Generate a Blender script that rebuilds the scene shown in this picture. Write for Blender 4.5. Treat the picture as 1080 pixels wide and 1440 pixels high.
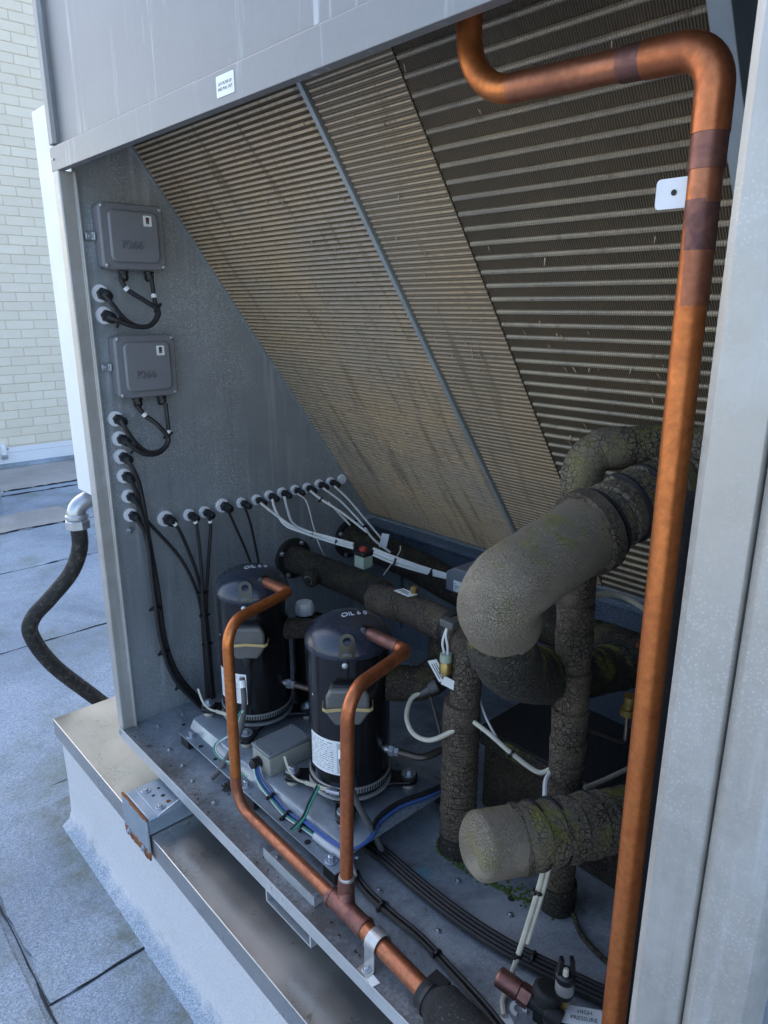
import bpy, math, random
from mathutils import Vector, Matrix
random.seed(7)
for o in list(bpy.data.objects): bpy.data.objects.remove(o)
S = bpy.context.scene
COL = S.collection
R = math.radians

# ------------------------------------------------------------------ camera, sky, sun, exposure
cam = bpy.data.objects.new('camera', bpy.data.cameras.new('camera')); COL.objects.link(cam)
cam.data.sensor_fit = 'VERTICAL'; cam.data.sensor_height = 36.0; cam.data.lens = 24.95
cam.data.clip_start = 0.02; cam.data.clip_end = 300
cam.location = (1.563, -0.555, 1.0)
cam.rotation_euler = (R(90 - 16.2), 0, R(47.6))
S.camera = cam
SUN_AZ, SUN_EL = R(-68), R(40)          # azimuth clockwise from +Y, elevation
sun_dir = Vector((math.sin(SUN_AZ) * math.cos(SUN_EL), math.cos(SUN_AZ) * math.cos(SUN_EL), math.sin(SUN_EL)))
W = bpy.data.worlds.new('World'); S.world = W; W.use_nodes = True
nt = W.node_tree
sky = nt.nodes.new('ShaderNodeTexSky'); sky.sky_type = 'NISHITA'; sky.sun_disc = False
sky.sun_elevation = SUN_EL; sky.sun_rotation = SUN_AZ; sky.air_density = 1.0; sky.dust_density = 2.8; sky.ozone_density = 0.7
nt.links.new(sky.outputs[0], nt.nodes['Background'].inputs[0])
nt.nodes['Background'].inputs[1].default_value = 0.15
sl = bpy.data.lights.new('sun', 'SUN'); sl.energy = 5.0; sl.angle = R(0.6); sl.color = (1.0, 0.87, 0.70)
sun = bpy.data.objects.new('sun', sl); COL.objects.link(sun); sun.location = (3, -4, 5)
sun.rotation_euler = (-sun_dir).to_track_quat('-Z', 'Y').to_euler()
S.view_settings.view_transform = 'Standard'; S.view_settings.look = 'None'
S.view_settings.gamma = 1.0; S.view_settings.exposure = 1.75

# ------------------------------------------------------------------ materials
class NT:
    def __init__(s, name):
        s.m = bpy.data.materials.new(name); s.m.use_nodes = True
        s.t = s.m.node_tree; s.b = s.t.nodes['Principled BSDF']
        s.pos = s.t.nodes.new('ShaderNodeNewGeometry').outputs['Position']
    def n(s, typ, **kw):
        nd = s.t.nodes.new(typ)
        for k, v in kw.items():
            if k.startswith('i_'): nd.inputs[int(k[2:])].default_value = v
            else: setattr(nd, k, v)
        return nd
    def l(s, a, b): s.t.links.new(a, b)
    def scaled(s, v):
        m = s.n('ShaderNodeMapping'); m.inputs['Scale'].default_value = v; s.l(s.pos, m.inputs['Vector']); return m.outputs[0]
    def noise(s, scale, detail=4, rough=.55, vec=None, dist=0):
        nd = s.n('ShaderNodeTexNoise'); nd.inputs['Scale'].default_value = scale; nd.inputs['Detail'].default_value = detail
        nd.inputs['Roughness'].default_value = rough; nd.inputs['Distortion'].default_value = dist
        s.l(vec if vec is not None else s.pos, nd.inputs['Vector']); return nd.outputs['Fac']
    def voro(s, scale, feature='F1', vec=None, out='Distance'):
        nd = s.n('ShaderNodeTexVoronoi', feature=feature); nd.inputs['Scale'].default_value = scale
        s.l(vec if vec is not None else s.pos, nd.inputs['Vector']); return nd.outputs[out]
    def ramp(s, f, a, b, lo=0., hi=1.):
        nd = s.n('ShaderNodeMapRange', clamp=True); nd.inputs[1].default_value = a; nd.inputs[2].default_value = b
        nd.inputs[3].default_value = lo; nd.inputs[4].default_value = hi
        s.l(f, nd.inputs[0]); return nd.outputs[0]
    def mix(s, f, a, b):
        nd = s.n('ShaderNodeMix', data_type='RGBA')
        if isinstance(f, (int, float)): nd.inputs[0].default_value = f
        else: s.l(f, nd.inputs[0])
        for v, k in ((a, 6), (b, 7)):
            if isinstance(v, tuple): nd.inputs[k].default_value = (*v, 1) if len(v) == 3 else v
            else: s.l(v, nd.inputs[k])
        return nd.outputs[2]
    def math(s, op, a, b=0.):
        nd = s.n('ShaderNodeMath', operation=op)
        for v, k in ((a, 0), (b, 1)):
            if isinstance(v, (int, float)): nd.inputs[k].default_value = v
            else: s.l(v, nd.inputs[k])
        return nd.outputs[0]
    def up(s):
        g = s.n('ShaderNodeNewGeometry'); x = s.n('ShaderNodeSeparateXYZ'); s.l(g.outputs['Normal'], x.inputs[0]); return x.outputs[2]
    def bump(s, h, strength=.3, dist=.002):
        nd = s.n('ShaderNodeBump'); nd.inputs['Strength'].default_value = strength; nd.inputs['Distance'].default_value = dist
        s.l(h, nd.inputs['Height']); s.l(nd.outputs[0], s.b.inputs['Normal'])
    def out(s, col, metal=0., rough=.5, spec=None):
        for v, k in ((col, 'Base Color'), (metal, 'Metallic'), (rough, 'Roughness')):
            if isinstance(v, tuple): s.b.inputs[k].default_value = (*v, 1)
            elif isinstance(v, (int, float)): s.b.inputs[k].default_value = v
            else: s.l(v, s.b.inputs[k])
        if spec is not None: s.b.inputs['Specular IOR Level'].default_value = spec
        return s.m
M = {}
def simple(name, c, metal=0., rough=.5, var=.18, scale=60, bump=.0, grime=.0, gscale=14):
    t = NT(name)
    d = tuple(x * (1 - var) for x in c); u = tuple(min(1, x * (1 + var)) for x in c)
    col = t.mix(t.noise(scale, 5), d, u)
    if grime: col = t.mix(t.ramp(t.noise(gscale, 6, .65), .5, .75, 0, grime), col, (.03, .027, .022))
    r = t.ramp(t.noise(scale * .6, 3), .3, .7, max(.05, rough - .08), min(1, rough + .08))
    if bump: t.bump(t.noise(scale * 3, 3), bump, .001)
    M[name] = t.out(col, metal, r)
def galv(name, base, metal=.75, rough=.42, stain=.35, dirt=.0, spot=.0, streak=0., rust=0., silt=0.):
    t = NT(name)
    v = t.voro(170, 'F1', out='Color')
    g = t.n('ShaderNodeRGBToBW'); t.l(v, g.inputs[0])
    sp = t.math('ADD', t.math('MULTIPLY', g.outputs[0], .55), t.math('MULTIPLY', t.noise(140, 3), .45))
    col = t.mix(sp, tuple(x * .92 for x in base), tuple(min(1, x * 1.07) for x in base))
    big = t.noise(5.5, 7, .62, dist=.6)
    col = t.mix(t.ramp(big, .46, .72, 0, stain), col, (.62, .66, .69))
    col = t.mix(t.ramp(t.noise(9, 6, .6, dist=.4), .55, .8, 0, stain * .8), col, tuple(x * .55 for x in base))
    met = metal
    rg = t.ramp(t.math('ADD', t.math('MULTIPLY', sp, .5), t.math('MULTIPLY', big, .5)), .3, .7, rough - .09, rough + .13)
    if streak:
        sv = t.scaled((26, 26, 1.3)); sn = t.noise(1.6, 6, .62, vec=sv)
        col = t.mix(t.ramp(sn, .55, .72, 0, streak), col, (.72, .75, .78))
        col = t.mix(t.ramp(sn, .45, .30, 0, streak * .7), col, tuple(x * .5 for x in base))
    if spot:
        w = t.voro(300, 'F1'); k = t.math('MULTIPLY', t.ramp(w, .42, .08, 0, 1), t.ramp(t.noise(5, 6, .65), .42, .58, 0, spot))
        col = t.mix(k, col, (.86, .9, .95))
    if dirt:
        dn = t.noise(7, 8, .68, dist=.5)
        col = t.mix(t.ramp(dn, .44, .66, 0, dirt), col, (.045, .042, .038))
        met = t.ramp(dn, .44, .66, metal, metal * .25)
        fine = t.noise(95, 6, .7); col = t.mix(t.ramp(fine, .56, .74, 0, dirt * .8), col, (.035, .03, .026))
    if silt:
        sx = t.n('ShaderNodeSeparateXYZ'); t.l(t.pos, sx.inputs[0])
        k = t.math('MULTIPLY', t.ramp(t.math('ADD', sx.outputs[1], t.math('MULTIPLY', t.noise(20, 7, .7), .07)), .105, .055, 0, 1), t.ramp(t.noise(120, 5, .7), .3, .6, .45, 1))
        col = t.mix(t.math('MULTIPLY', k, silt), col, (.06, .05, .04)); met = t.math('MULTIPLY', met, t.ramp(k, 0, 1, 1, .2))
    if silt:
        dp = t.n('ShaderNodeVectorMath', operation='DISTANCE'); t.l(t.pos, dp.inputs[0]); dp.inputs[1].default_value = (.826, .216, 0)
        k = t.math('MULTIPLY', t.ramp(t.math('ADD', dp.outputs[1 if len(dp.outputs) > 1 else 0], t.math('MULTIPLY', t.noise(60, 5), .02)), .036, .016, 0, 1), .6)
        col = t.mix(k, col, (.10, .33, .40))
    if rust:
        rn = t.noise(16, 7, .7); k = t.ramp(rn, .52, .6, 0, rust)
        col = t.mix(k, col, t.mix(t.noise(60, 5), (.10, .028, .01), (.34, .12, .035)))
    t.bump(t.math('ADD', t.math('MULTIPLY', t.noise(3.5, 3), 1.2), t.math('MULTIPLY', t.noise(220, 3), .06)), .25, .004)
    M[name] = t.out(col, met, rg)
galv('galv', (.42, .45, .47), .55, .48, .3, spot=.3, streak=.12)
galv('galv_panel', (.34, .375, .40), .55, .42, .2, spot=.9, streak=.42)
galv('galv_post', (.43, .41, .375), .45, .42, .4, spot=.25, streak=.3)
galv('galv_floor', (.33, .38, .43), .5, .40, .65, dirt=.75, spot=.5, silt=.8)
galv('galv_rail', (.36, .42, .48), .7, .34, .4, dirt=.35, spot=.3)
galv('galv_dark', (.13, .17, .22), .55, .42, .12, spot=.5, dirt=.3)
galv('rusty_galv', (.36, .42, .48), .6, .42, .4, rust=1.0)
galv('foot_galv', (.33, .41, .5), .6, .40, .4, dirt=.2, spot=.3)
def cap_metal():
    t = NT('cap_metal')
    sv = t.scaled((3, 40, 40)); br = t.noise(4, 4, .6, vec=sv)
    col = t.mix(br, (.54, .52, .49), (.64, .62, .59))
    col = t.mix(t.ramp(t.noise(6, 7, .65, dist=.7), .5, .75, 0, .35), col, (.34, .31, .28))
    col = t.mix(t.ramp(t.noise(45, 4), .68, .74, 0, .5), col, (.13, .09, .06))
    t.bump(t.noise(2.5, 3), .25, .006)
    M['cap_metal'] = t.out(col, .95, t.ramp(t.noise(9, 5), .3, .7, .22, .40))
cap_metal()
def grey_panel():
    t = NT('grey_panel')
    col = t.mix(t.noise(90, 4), (.205, .205, .208), (.235, .235, .238))
    sv = t.scaled((24, 24, 1.5)); sn = t.noise(1.5, 6, .65, vec=sv)
    k = t.math('MULTIPLY', t.ramp(sn, .56, .70, 0, .75), t.ramp(t.noise(3, 3), .42, .56))
    col = t.mix(k, col, (.60, .64, .68))
    col = t.mix(t.ramp(t.noise(6, 6), .45, .75, 0, .3), col, (.15, .152, .157))
    t.bump(t.math('ADD', t.noise(2.2, 2), t.math('MULTIPLY', t.noise(300, 2), .02)), .2, .006)
    M['grey_panel'] = t.out(col, .25, .42)
grey_panel()
def copper(name, base, dark, k=.5, patina=.2, rough=.36):
    t = NT(name)
    n1 = t.noise(16, 7, .68, dist=.8); n2 = t.noise(130, 5, .6)
    col = t.mix(t.ramp(n2, .3, .7), tuple(x * .82 for x in base), tuple(min(1, x * 1.15) for x in base))
    col = t.mix(t.ramp(n1, .45, .68, 0, k), col, dark)
    col = t.mix(t.ramp(t.noise(30, 7, .7), .60, .72, 0, patina), col, (.25, .24, .2))
    t.bump(t.math('ADD', t.noise(45, 4), t.math('MULTIPLY', n2, .2)), .12, .0015)
    M[name] = t.out(col, .88, t.ramp(n1, .3, .75, rough - .06, rough + .2))
copper('copper_bright', (.60, .20, .062), (.34, .095, .036), .6, .10, .40)
copper('copper_dull', (.42, .16, .085), (.16, .075, .055), .6, .18, .42)
copper('copper_burnt', (.26, .12, .095), (.06, .045, .055), .75, .35, .48)
copper('copper_elbow', (.50, .165, .068), (.22, .075, .045), .7, .14, .40)
def insulation(name, c1, c2, moss, crack=.8, cs=70):
    t = NT(name)
    n = t.noise(26, 7, .65)
    col = t.mix(n, c1, c2)
    wv = t.n('ShaderNodeVectorMath', operation='ADD'); t.l(t.pos, wv.inputs[0])
    nv = t.n('ShaderNodeTexNoise'); nv.inputs['Scale'].default_value = 40; t.l(t.pos, nv.inputs['Vector'])
    sc = t.n('ShaderNodeVectorMath', operation='SCALE'); sc.inputs[3].default_value = .020; t.l(nv.outputs['Color'], sc.inputs[0]); t.l(sc.outputs[0], wv.inputs[1])
    e = t.voro(cs, 'DISTANCE_TO_EDGE', vec=wv.outputs[0])
    e = t.math('MINIMUM', e, t.math('ADD', t.voro(cs * 2.3, 'DISTANCE_TO_EDGE', vec=wv.outputs[0]), .035))
    ck = t.math('MULTIPLY', t.ramp(e, .075, .01, 0, 1), t.ramp(t.noise(14, 5), .34, .56, .1, 1))
    col = t.mix(t.math('MULTIPLY', ck, crack), col, (.008, .008, .007))
    if moss:
        mk = t.math('MULTIPLY', t.ramp(t.noise(15, 9, .74), .50, .60, 0, moss), t.ramp(t.up(), -.35, .75, 0, 1))
        col = t.mix(mk, col, t.mix(t.noise(70, 6), (.10, .115, .018), (.36, .34, .07)))
    col = t.mix(t.ramp(t.noise(240, 4), .58, .72, 0, .45), col, (.30, .28, .24))
    t.bump(t.math('SUBTRACT', t.math('ADD', t.math('MULTIPLY', n, .6), t.math('MULTIPLY', t.noise(300, 4), .25)), t.math('MULTIPLY', ck, 1.1)), .9, .0035)
    M[name] = t.out(col, 0, .85, .3)
insulation('foam_grey', (.12, .098, .07), (.27, .225, .165), .9, .85, 110)
insulation('foam_sleeve', (.19, .155, .112), (.32, .27, .205), .7, .12, 260)
insulation('foam_brown', (.055, .042, .031), (.175, .135, .10), .12, .85, 115)
insulation('foam_dark', (.017, .0145, .012), (.08, .063, .049), .2, .8, 125)
insulation('foam_mossy', (.028, .027, .022), (.07, .063, .05), 1.0, .6, 90)
insulation('foam_new', (.028, .027, .027), (.055, .052, .05), 0, .12, 300)
simple('black_foam', (.014, .0145, .016), 0, .75, .3, 200, .3)
def black_paint():
    t = NT('black_paint')
    col = t.mix(t.noise(12, 6, .6), (.0035, .0035, .0042), (.009, .009, .010))
    col = t.mix(t.ramp(t.noise(38, 7, .72), .62, .80, 0, .16), col, (.10, .095, .09))
    t.bump(t.noise(160, 3), .05, .0008)
    M['black_paint'] = t.out(col, 0, t.ramp(t.noise(22, 6), .3, .75, .12, .30), .5)
black_paint()
def dome_sky_tint():
    t = NT('dome_sky_tint')
    col = t.mix(t.noise(14, 6, .6), (.010, .015, .028), (.022, .030, .050))  # black paint tinted blue: the sky's reflection put into the base colour
    col = t.mix(t.ramp(t.noise(40, 7, .72), .64, .82, 0, .2), col, (.11, .105, .10))
    t.bump(t.noise(160, 3), .05, .0008)
    M['dome_sky_tint'] = t.out(col, 0, t.ramp(t.noise(22, 6), .3, .75, .16, .38), .75)
dome_sky_tint()
simple('black_plastic', (.012, .012, .013), 0, .42, .25, 90)
simple('cable_black', (.016, .016, .017), 0, .45, .3, 60, .05)
simple('cable_white', (.62, .62, .60), 0, .5, .1, 40, .0, .25)
simple('cable_cream', (.50, .47, .38), 0, .5, .15, 40, .0, .35)
simple('cable_blue', (.05, .11, .32), 0, .45, .2, 60)
simple('cable_green', (.03, .24, .17), 0, .45, .2, 60)
simple('hose_grey', (.085, .085, .085), 0, .6, .2, 60)
simple('washer_white', (.78, .79, .82), 0, .55, .08, 40, .0, .1)
simple('white_sticker', (.80, .81, .78), 0, .45, .05, 40, .0, .12)
simple('ink', (.03, .03, .032), 0, .6, .1)
simple('ink_red', (.42, .03, .02), 0, .5, .1)
simple('chalk', (.74, .78, .80), 0, .8, .15, 200)
simple('box_grey', (.20, .20, .212), .1, .5, .06, 300, .12, .1, 10)
simple('box_beige', (.33, .33, .29), 0, .55, .08, 100, .1, .35)
simple('box_lid', (.19, .21, .22), .1, .45, .1, 100, .1, .3)
simple('dull_tube', (.11, .09, .078), .7, .42, .3, 60, .05, .3)
simple('moss', (.06, .10, .012), 0, .95, .5, 60, .4)
simple('box_text_shade', (.135, .135, .145), .1, .55, .06, 300)  # darker than box_grey: shading of the moulded letters put into their colour
simple('clear_cover', (.12, .118, .11), 0, .16, .25, 25, .0, .2)
simple('actuator_grey', (.16, .175, .2), 0, .45, .1, 60, .0, .15)
simple('zinc', (.52, .54, .56), .85, .36, .15, 90, .0, .2, 40)
simple('zinc_bolt', (.46, .5, .55), .85, .34, .15, 120, .1, .25, 60)
simple('tan_strap', (.55, .42, .2), .5, .38, .15, 80)
simple('brass', (.42, .30, .11), .85, .4, .2, 90, .0, .35, 60)
simple('rubber', (.013, .0125, .012), 0, .7, .3, 90, .1)
simple('spacer', (.42, .37, .29), 0, .6, .15, 60)
simple('sensor_green', (.34, .42, .33), 0, .5, .1, 80, .0, .35)
simple('sensor_red', (.42, .05, .04), 0, .4, .1)
simple('silver_band', (.50, .50, .49), .7, .4, .15, 90, .0, .2)
simple('rust', (.16, .055, .022), .1, .85, .5, 60, .5)
simple('debris', (.022, .019, .015), 0, .95, .5, 80, .5)
simple('white_cap', (.66, .67, .66), 0, .45, .06, 60, .0, .3)
simple('white_paint', (.80, .81, .84), 0, .5, .04, 20)
simple('coil_frame', (.42, .45, .45), .6, .45, .12, 60, .0, .15)
simple('bitumen', (.014, .016, .02), 0, .8, .4, 40, .3)
def conduit_m():
    t = NT('conduit'); col = t.mix(t.ramp(t.noise(60, 7, .75), .5, .7), (.012, .011, .010), (.10, .088, .07))
    t.bump(t.noise(200, 3), .3, .001); M['conduit'] = t.out(col, 0, .7)
conduit_m()
def roofing(name, c1, c2, stain, algae, curb_wet=False):
    t = NT(name)
    g = t.noise(520, 2, .8); v = t.voro(380, out='Color'); bw = t.n('ShaderNodeRGBToBW'); t.l(v, bw.inputs[0])
    gr = t.math('ADD', t.math('MULTIPLY', g, .5), t.math('MULTIPLY', bw.outputs[0], .5))
    col = t.mix(t.ramp(gr, .25, .75), c1, c2)
    col = t.mix(t.ramp(t.noise(1.7, 8, .62, dist=.5), .42, .68, 0, stain), col, tuple(x * .62 for x in c1))
    col = t.mix(t.ramp(t.noise(3.1, 8, .7), .5, .72, 0, algae), col, (.17, .20, .13))
    col = t.mix(t.ramp(t.noise(7, 9, .75), .68, .78, 0, algae), col, (.12, .09, .05))
    col = t.mix(t.ramp(t.noise(90, 6, .7), .64, .74, 0, .35), col, (.09, .11, .14))
    if curb_wet:   # algae where water stands along the foot of the curb
        sx = t.n('ShaderNodeSeparateXYZ'); t.l(t.pos, sx.inputs[0])
        yy = t.math('ADD', sx.outputs[1], t.math('MULTIPLY', t.noise(6, 8, .7), .22))
        k = t.math('MULTIPLY', t.math('MULTIPLY', t.ramp(yy, -.10, .01, 0, 1), t.math('LESS_THAN', sx.outputs[1], .0)), t.ramp(t.noise(16, 8, .72), .38, .62, .1, .75))
        col = t.mix(t.math('MULTIPLY', k, t.math('GREATER_THAN', sx.outputs[0], -.45)), col, t.mix(t.noise(40, 5), (.09, .12, .10), (.20, .20, .12)))
    t.bump(t.math('ADD', gr, t.math('MULTIPLY', t.noise(6, 4), .8)), .7, .003)
    M[name] = t.out(col, 0, .9, .2)
roofing('roofing', (.17, .215, .27), (.50, .575, .67), .5, .75, True)
roofing('roofing_tan', (.33, .31, .30), (.56, .54, .52), .5, .3)
roofing('curb_coat', (.56, .58, .62), (.78, .80, .84), .18, .12)
def bricks():
    t = NT('brick_paint')
    oi = t.n('ShaderNodeObjectInfo')
    col = t.mix(oi.outputs['Random'], (.77, .69, .56), (.83, .755, .62))
    col = t.mix(t.ramp(t.noise(9, 6, .6), .45, .75, 0, .3), col, (.70, .60, .46))
    t.bump(t.noise(60, 6, .7), .35, .004); M['brick_paint'] = t.out(col, 0, .85)
    t = NT('brick_wall')
    b = t.n('ShaderNodeTexBrick'); sx = t.n('ShaderNodeSeparateXYZ'); t.l(t.pos, sx.inputs[0])
    cx = t.n('ShaderNodeCombineXYZ'); t.l(sx.outputs[1], cx.inputs[0]); t.l(sx.outputs[2], cx.inputs[1]); t.l(cx.outputs[0], b.inputs['Vector'])
    b.inputs['Scale'].default_value = 1; b.inputs['Brick Width'].default_value = .24; b.inputs['Row Height'].default_value = .081
    b.inputs['Mortar Size'].default_value = .006; b.inputs['Mortar Smooth'].default_value = .3
    b.inputs['Color1'].default_value = (.73, .665, .55, 1); b.inputs['Color2'].default_value = (.78, .715, .60, 1); b.inputs['Mortar'].default_value = (.64, .57, .46, 1)
    t.bump(b.outputs['Fac'], -.5, .008); M['brick_wall'] = t.out(b.outputs['Color'], 0, .85)
    simple('mortar', (.66, .58, .46), 0, .9, .12, 60, .3)
bricks()
def coil_mats():
    # bare aluminium dulled by road dust; the fins run across the tubes
    t = NT('coil_tube')
    d = t.noise(4.2, 6, .6, dist=.4)
    col = t.mix(t.ramp(d, .35, .68), (.60, .50, .39), (.68, .50, .31))
    col = t.mix(t.ramp(t.noise(60, 5, .7), .5, .75, 0, .6), col, (.31, .22, .13))
    sv = t.scaled((34, 3.2, 3.2)); col = t.mix(t.ramp(t.noise(1.1, 4, .6, vec=sv), .55, .67, 0, .55), col, (.16, .125, .085))
    M['coil_tube'] = t.out(col, .45, t.ramp(d, .3, .7, .42, .6))
    t2 = NT('coil_rib'); sx = t2.n('ShaderNodeSeparateXYZ'); t2.l(t2.pos, sx.inputs[0])
    w = t2.math('SINE', t2.math('MULTIPLY', sx.outputs[0], 2 * math.pi / .0034))
    c2 = t2.mix(t2.ramp(t2.noise(6, 6, .65), .35, .65), (.36, .31, .25), (.58, .47, .32))
    c2 = t2.mix(t2.ramp(w, -.1, 1, 0, .55), c2, (.16, .125, .085))
    c2 = t2.mix(t2.ramp(t2.noise(38, 6, .7), .56, .70, 0, .6), c2, (.13, .10, .07))
    t2.bump(w, .5, .001); M['coil_rib'] = t2.out(c2, .4, .5)
    t = NT('coil_fin')
    sx = t.n('ShaderNodeSeparateXYZ'); t.l(t.pos, sx.inputs[0])
    w = t.math('SINE', t.math('MULTIPLY', sx.outputs[0], 2 * math.pi / .0034))
    col = t.mix(t.ramp(t.noise(5, 6, .6), .35, .68), (.055, .043, .03), (.115, .08, .045))
    col = t.mix(t.ramp(w, -.2, 1, 0, .6), col, (.30, .23, .145))
    t.bump(w, .8, .0015)
    M['coil_fin'] = t.out(col, .35, .6)
    t = NT('filter_mesh')
    sx = t.n('ShaderNodeSeparateXYZ'); t.l(t.pos, sx.inputs[0])
    w = t.math('SINE', t.math('MULTIPLY', sx.outputs[0], 2 * math.pi / .0026))
    w2 = t.math('SINE', t.math('MULTIPLY', sx.outputs[2], 2 * math.pi / .0030))
    ww = t.math('MAXIMUM', w, w2)
    col = t.mix(t.ramp(ww, 0, 1), (.06, .05, .037), t.mix(t.noise(9, 5), (.28, .22, .145), (.38, .285, .17)))
    t.bump(ww, .5, .001); M['filter_mesh'] = t.out(col, .3, .6)
coil_mats()
def label_print():
    # rows of small print on a white sheet, with a bar code strip
    t = NT('label_print'); uv = t.n('ShaderNodeTexCoord').outputs['UV']
    sx = t.n('ShaderNodeSeparateXYZ'); t.l(uv, sx.inputs[0])
    row = t.math('FRACT', t.math('MULTIPLY', sx.outputs[1], 15)); rk = t.math('MULTIPLY', t.math('GREATER_THAN', row, .35), t.math('LESS_THAN', row, .75))
    mp = t.n('ShaderNodeMapping'); mp.inputs['Scale'].default_value = (55, 15, 1); t.l(uv, mp.inputs['Vector'])
    sn = t.n('ShaderNodeVectorMath', operation='FLOOR'); t.l(mp.outputs[0], sn.inputs[0])
    wn = t.n('ShaderNodeTexWhiteNoise'); t.l(sn.outputs[0], wn.inputs['Vector'])
    txt = t.math('MULTIPLY', t.math('MULTIPLY', rk, t.math('GREATER_THAN', wn.outputs['Value'], .42)), t.math('LESS_THAN', sx.outputs[0], .74))
    bar = t.math('MULTIPLY', t.math('GREATER_THAN', sx.outputs[0], .82), t.math('GREATER_THAN', t.math('FRACT', t.math('MULTIPLY', sx.outputs[1], 31)), .5))
    bar = t.math('MULTIPLY', bar, t.math('LESS_THAN', sx.outputs[0], .96))
    k = t.math('MAXIMUM', t.math('MULTIPLY', txt, .75), t.math('MULTIPLY', bar, .8))
    t_edge = t.math('MULTIPLY', t.math('GREATER_THAN', sx.outputs[1], .05), t.math('LESS_THAN', sx.outputs[1], .95))
    M['label_print'] = t.out(t.mix(t.math('MULTIPLY', k, t_edge), (.78, .79, .80), (.10, .10, .12)), 0, .45)
label_print()


def plate_rust():
    # steel plate whose lower edge and corners have rusted through the zinc
    t = NT('plate_rust'); sx = t.n('ShaderNodeSeparateXYZ'); t.l(t.pos, sx.inputs[0])
    n = t.noise(70, 7, .7)
    col = t.mix(t.noise(30, 6), (.30, .36, .43), (.44, .49, .54))
    low = t.ramp(t.math('ADD', sx.outputs[2], t.math('MULTIPLY', n, -.05)), -.156, -.161, 0, 1)
    top = t.ramp(t.math('ADD', sx.outputs[2], t.math('MULTIPLY', t.noise(55, 6, .7), .030)), -.0435, -.0415, 0, 1)
    spot = t.ramp(t.noise(38, 6, .65), .66, .70, 0, 1)
    k = t.math('MAXIMUM', t.math('MAXIMUM', low, top), spot)
    rc = t.mix(t.noise(120, 6, .7), (.09, .026, .010), (.38, .14, .04))
    t.bump(t.math('ADD', t.math('MULTIPLY', k, .6), t.math('MULTIPLY', n, .5)), .5, .0015)
    M['plate_rust'] = t.out(t.mix(k, col, rc), t.ramp(k, 0, 1, .55, .05), t.ramp(k, 0, 1, .42, .9))
plate_rust()
def coat():
    t = NT('curb_coat'); sx = t.n('ShaderNodeSeparateXYZ'); t.l(t.pos, sx.inputs[0])
    g = t.noise(520, 2, .8); v = t.voro(420, out='Color'); bw = t.n('ShaderNodeRGBToBW'); t.l(v, bw.inputs[0])
    gr = t.math('ADD', t.math('MULTIPLY', g, .5), t.math('MULTIPLY', bw.outputs[0], .5))
    col = t.mix(t.ramp(gr, .2, .8), (.52, .52, .54), (.74, .735, .74))
    col = t.mix(t.ramp(t.noise(5, 8, .7), .52, .75, 0, .25), col, (.42, .43, .40))
    ro = t.mix(t.ramp(gr, .25, .75), (.17, .215, .27), (.50, .575, .67))
    edge = t.math('ADD', sx.outputs[2], t.math('MULTIPLY', t.noise(7, 8, .75), -.14))
    col = t.mix(t.ramp(edge, -.475, -.505, 0, 1), col, ro)
    col = t.mix(t.math('MULTIPLY', t.ramp(t.noise(9, 8, .75), .58, .7, 0, .6), t.ramp(edge, -.44, -.50, 0, 1)), col, (.16, .16, .08))
    t.bump(gr, .6, .002); M['curb_coat'] = t.out(col, 0, .9, .2)
coat()

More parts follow.
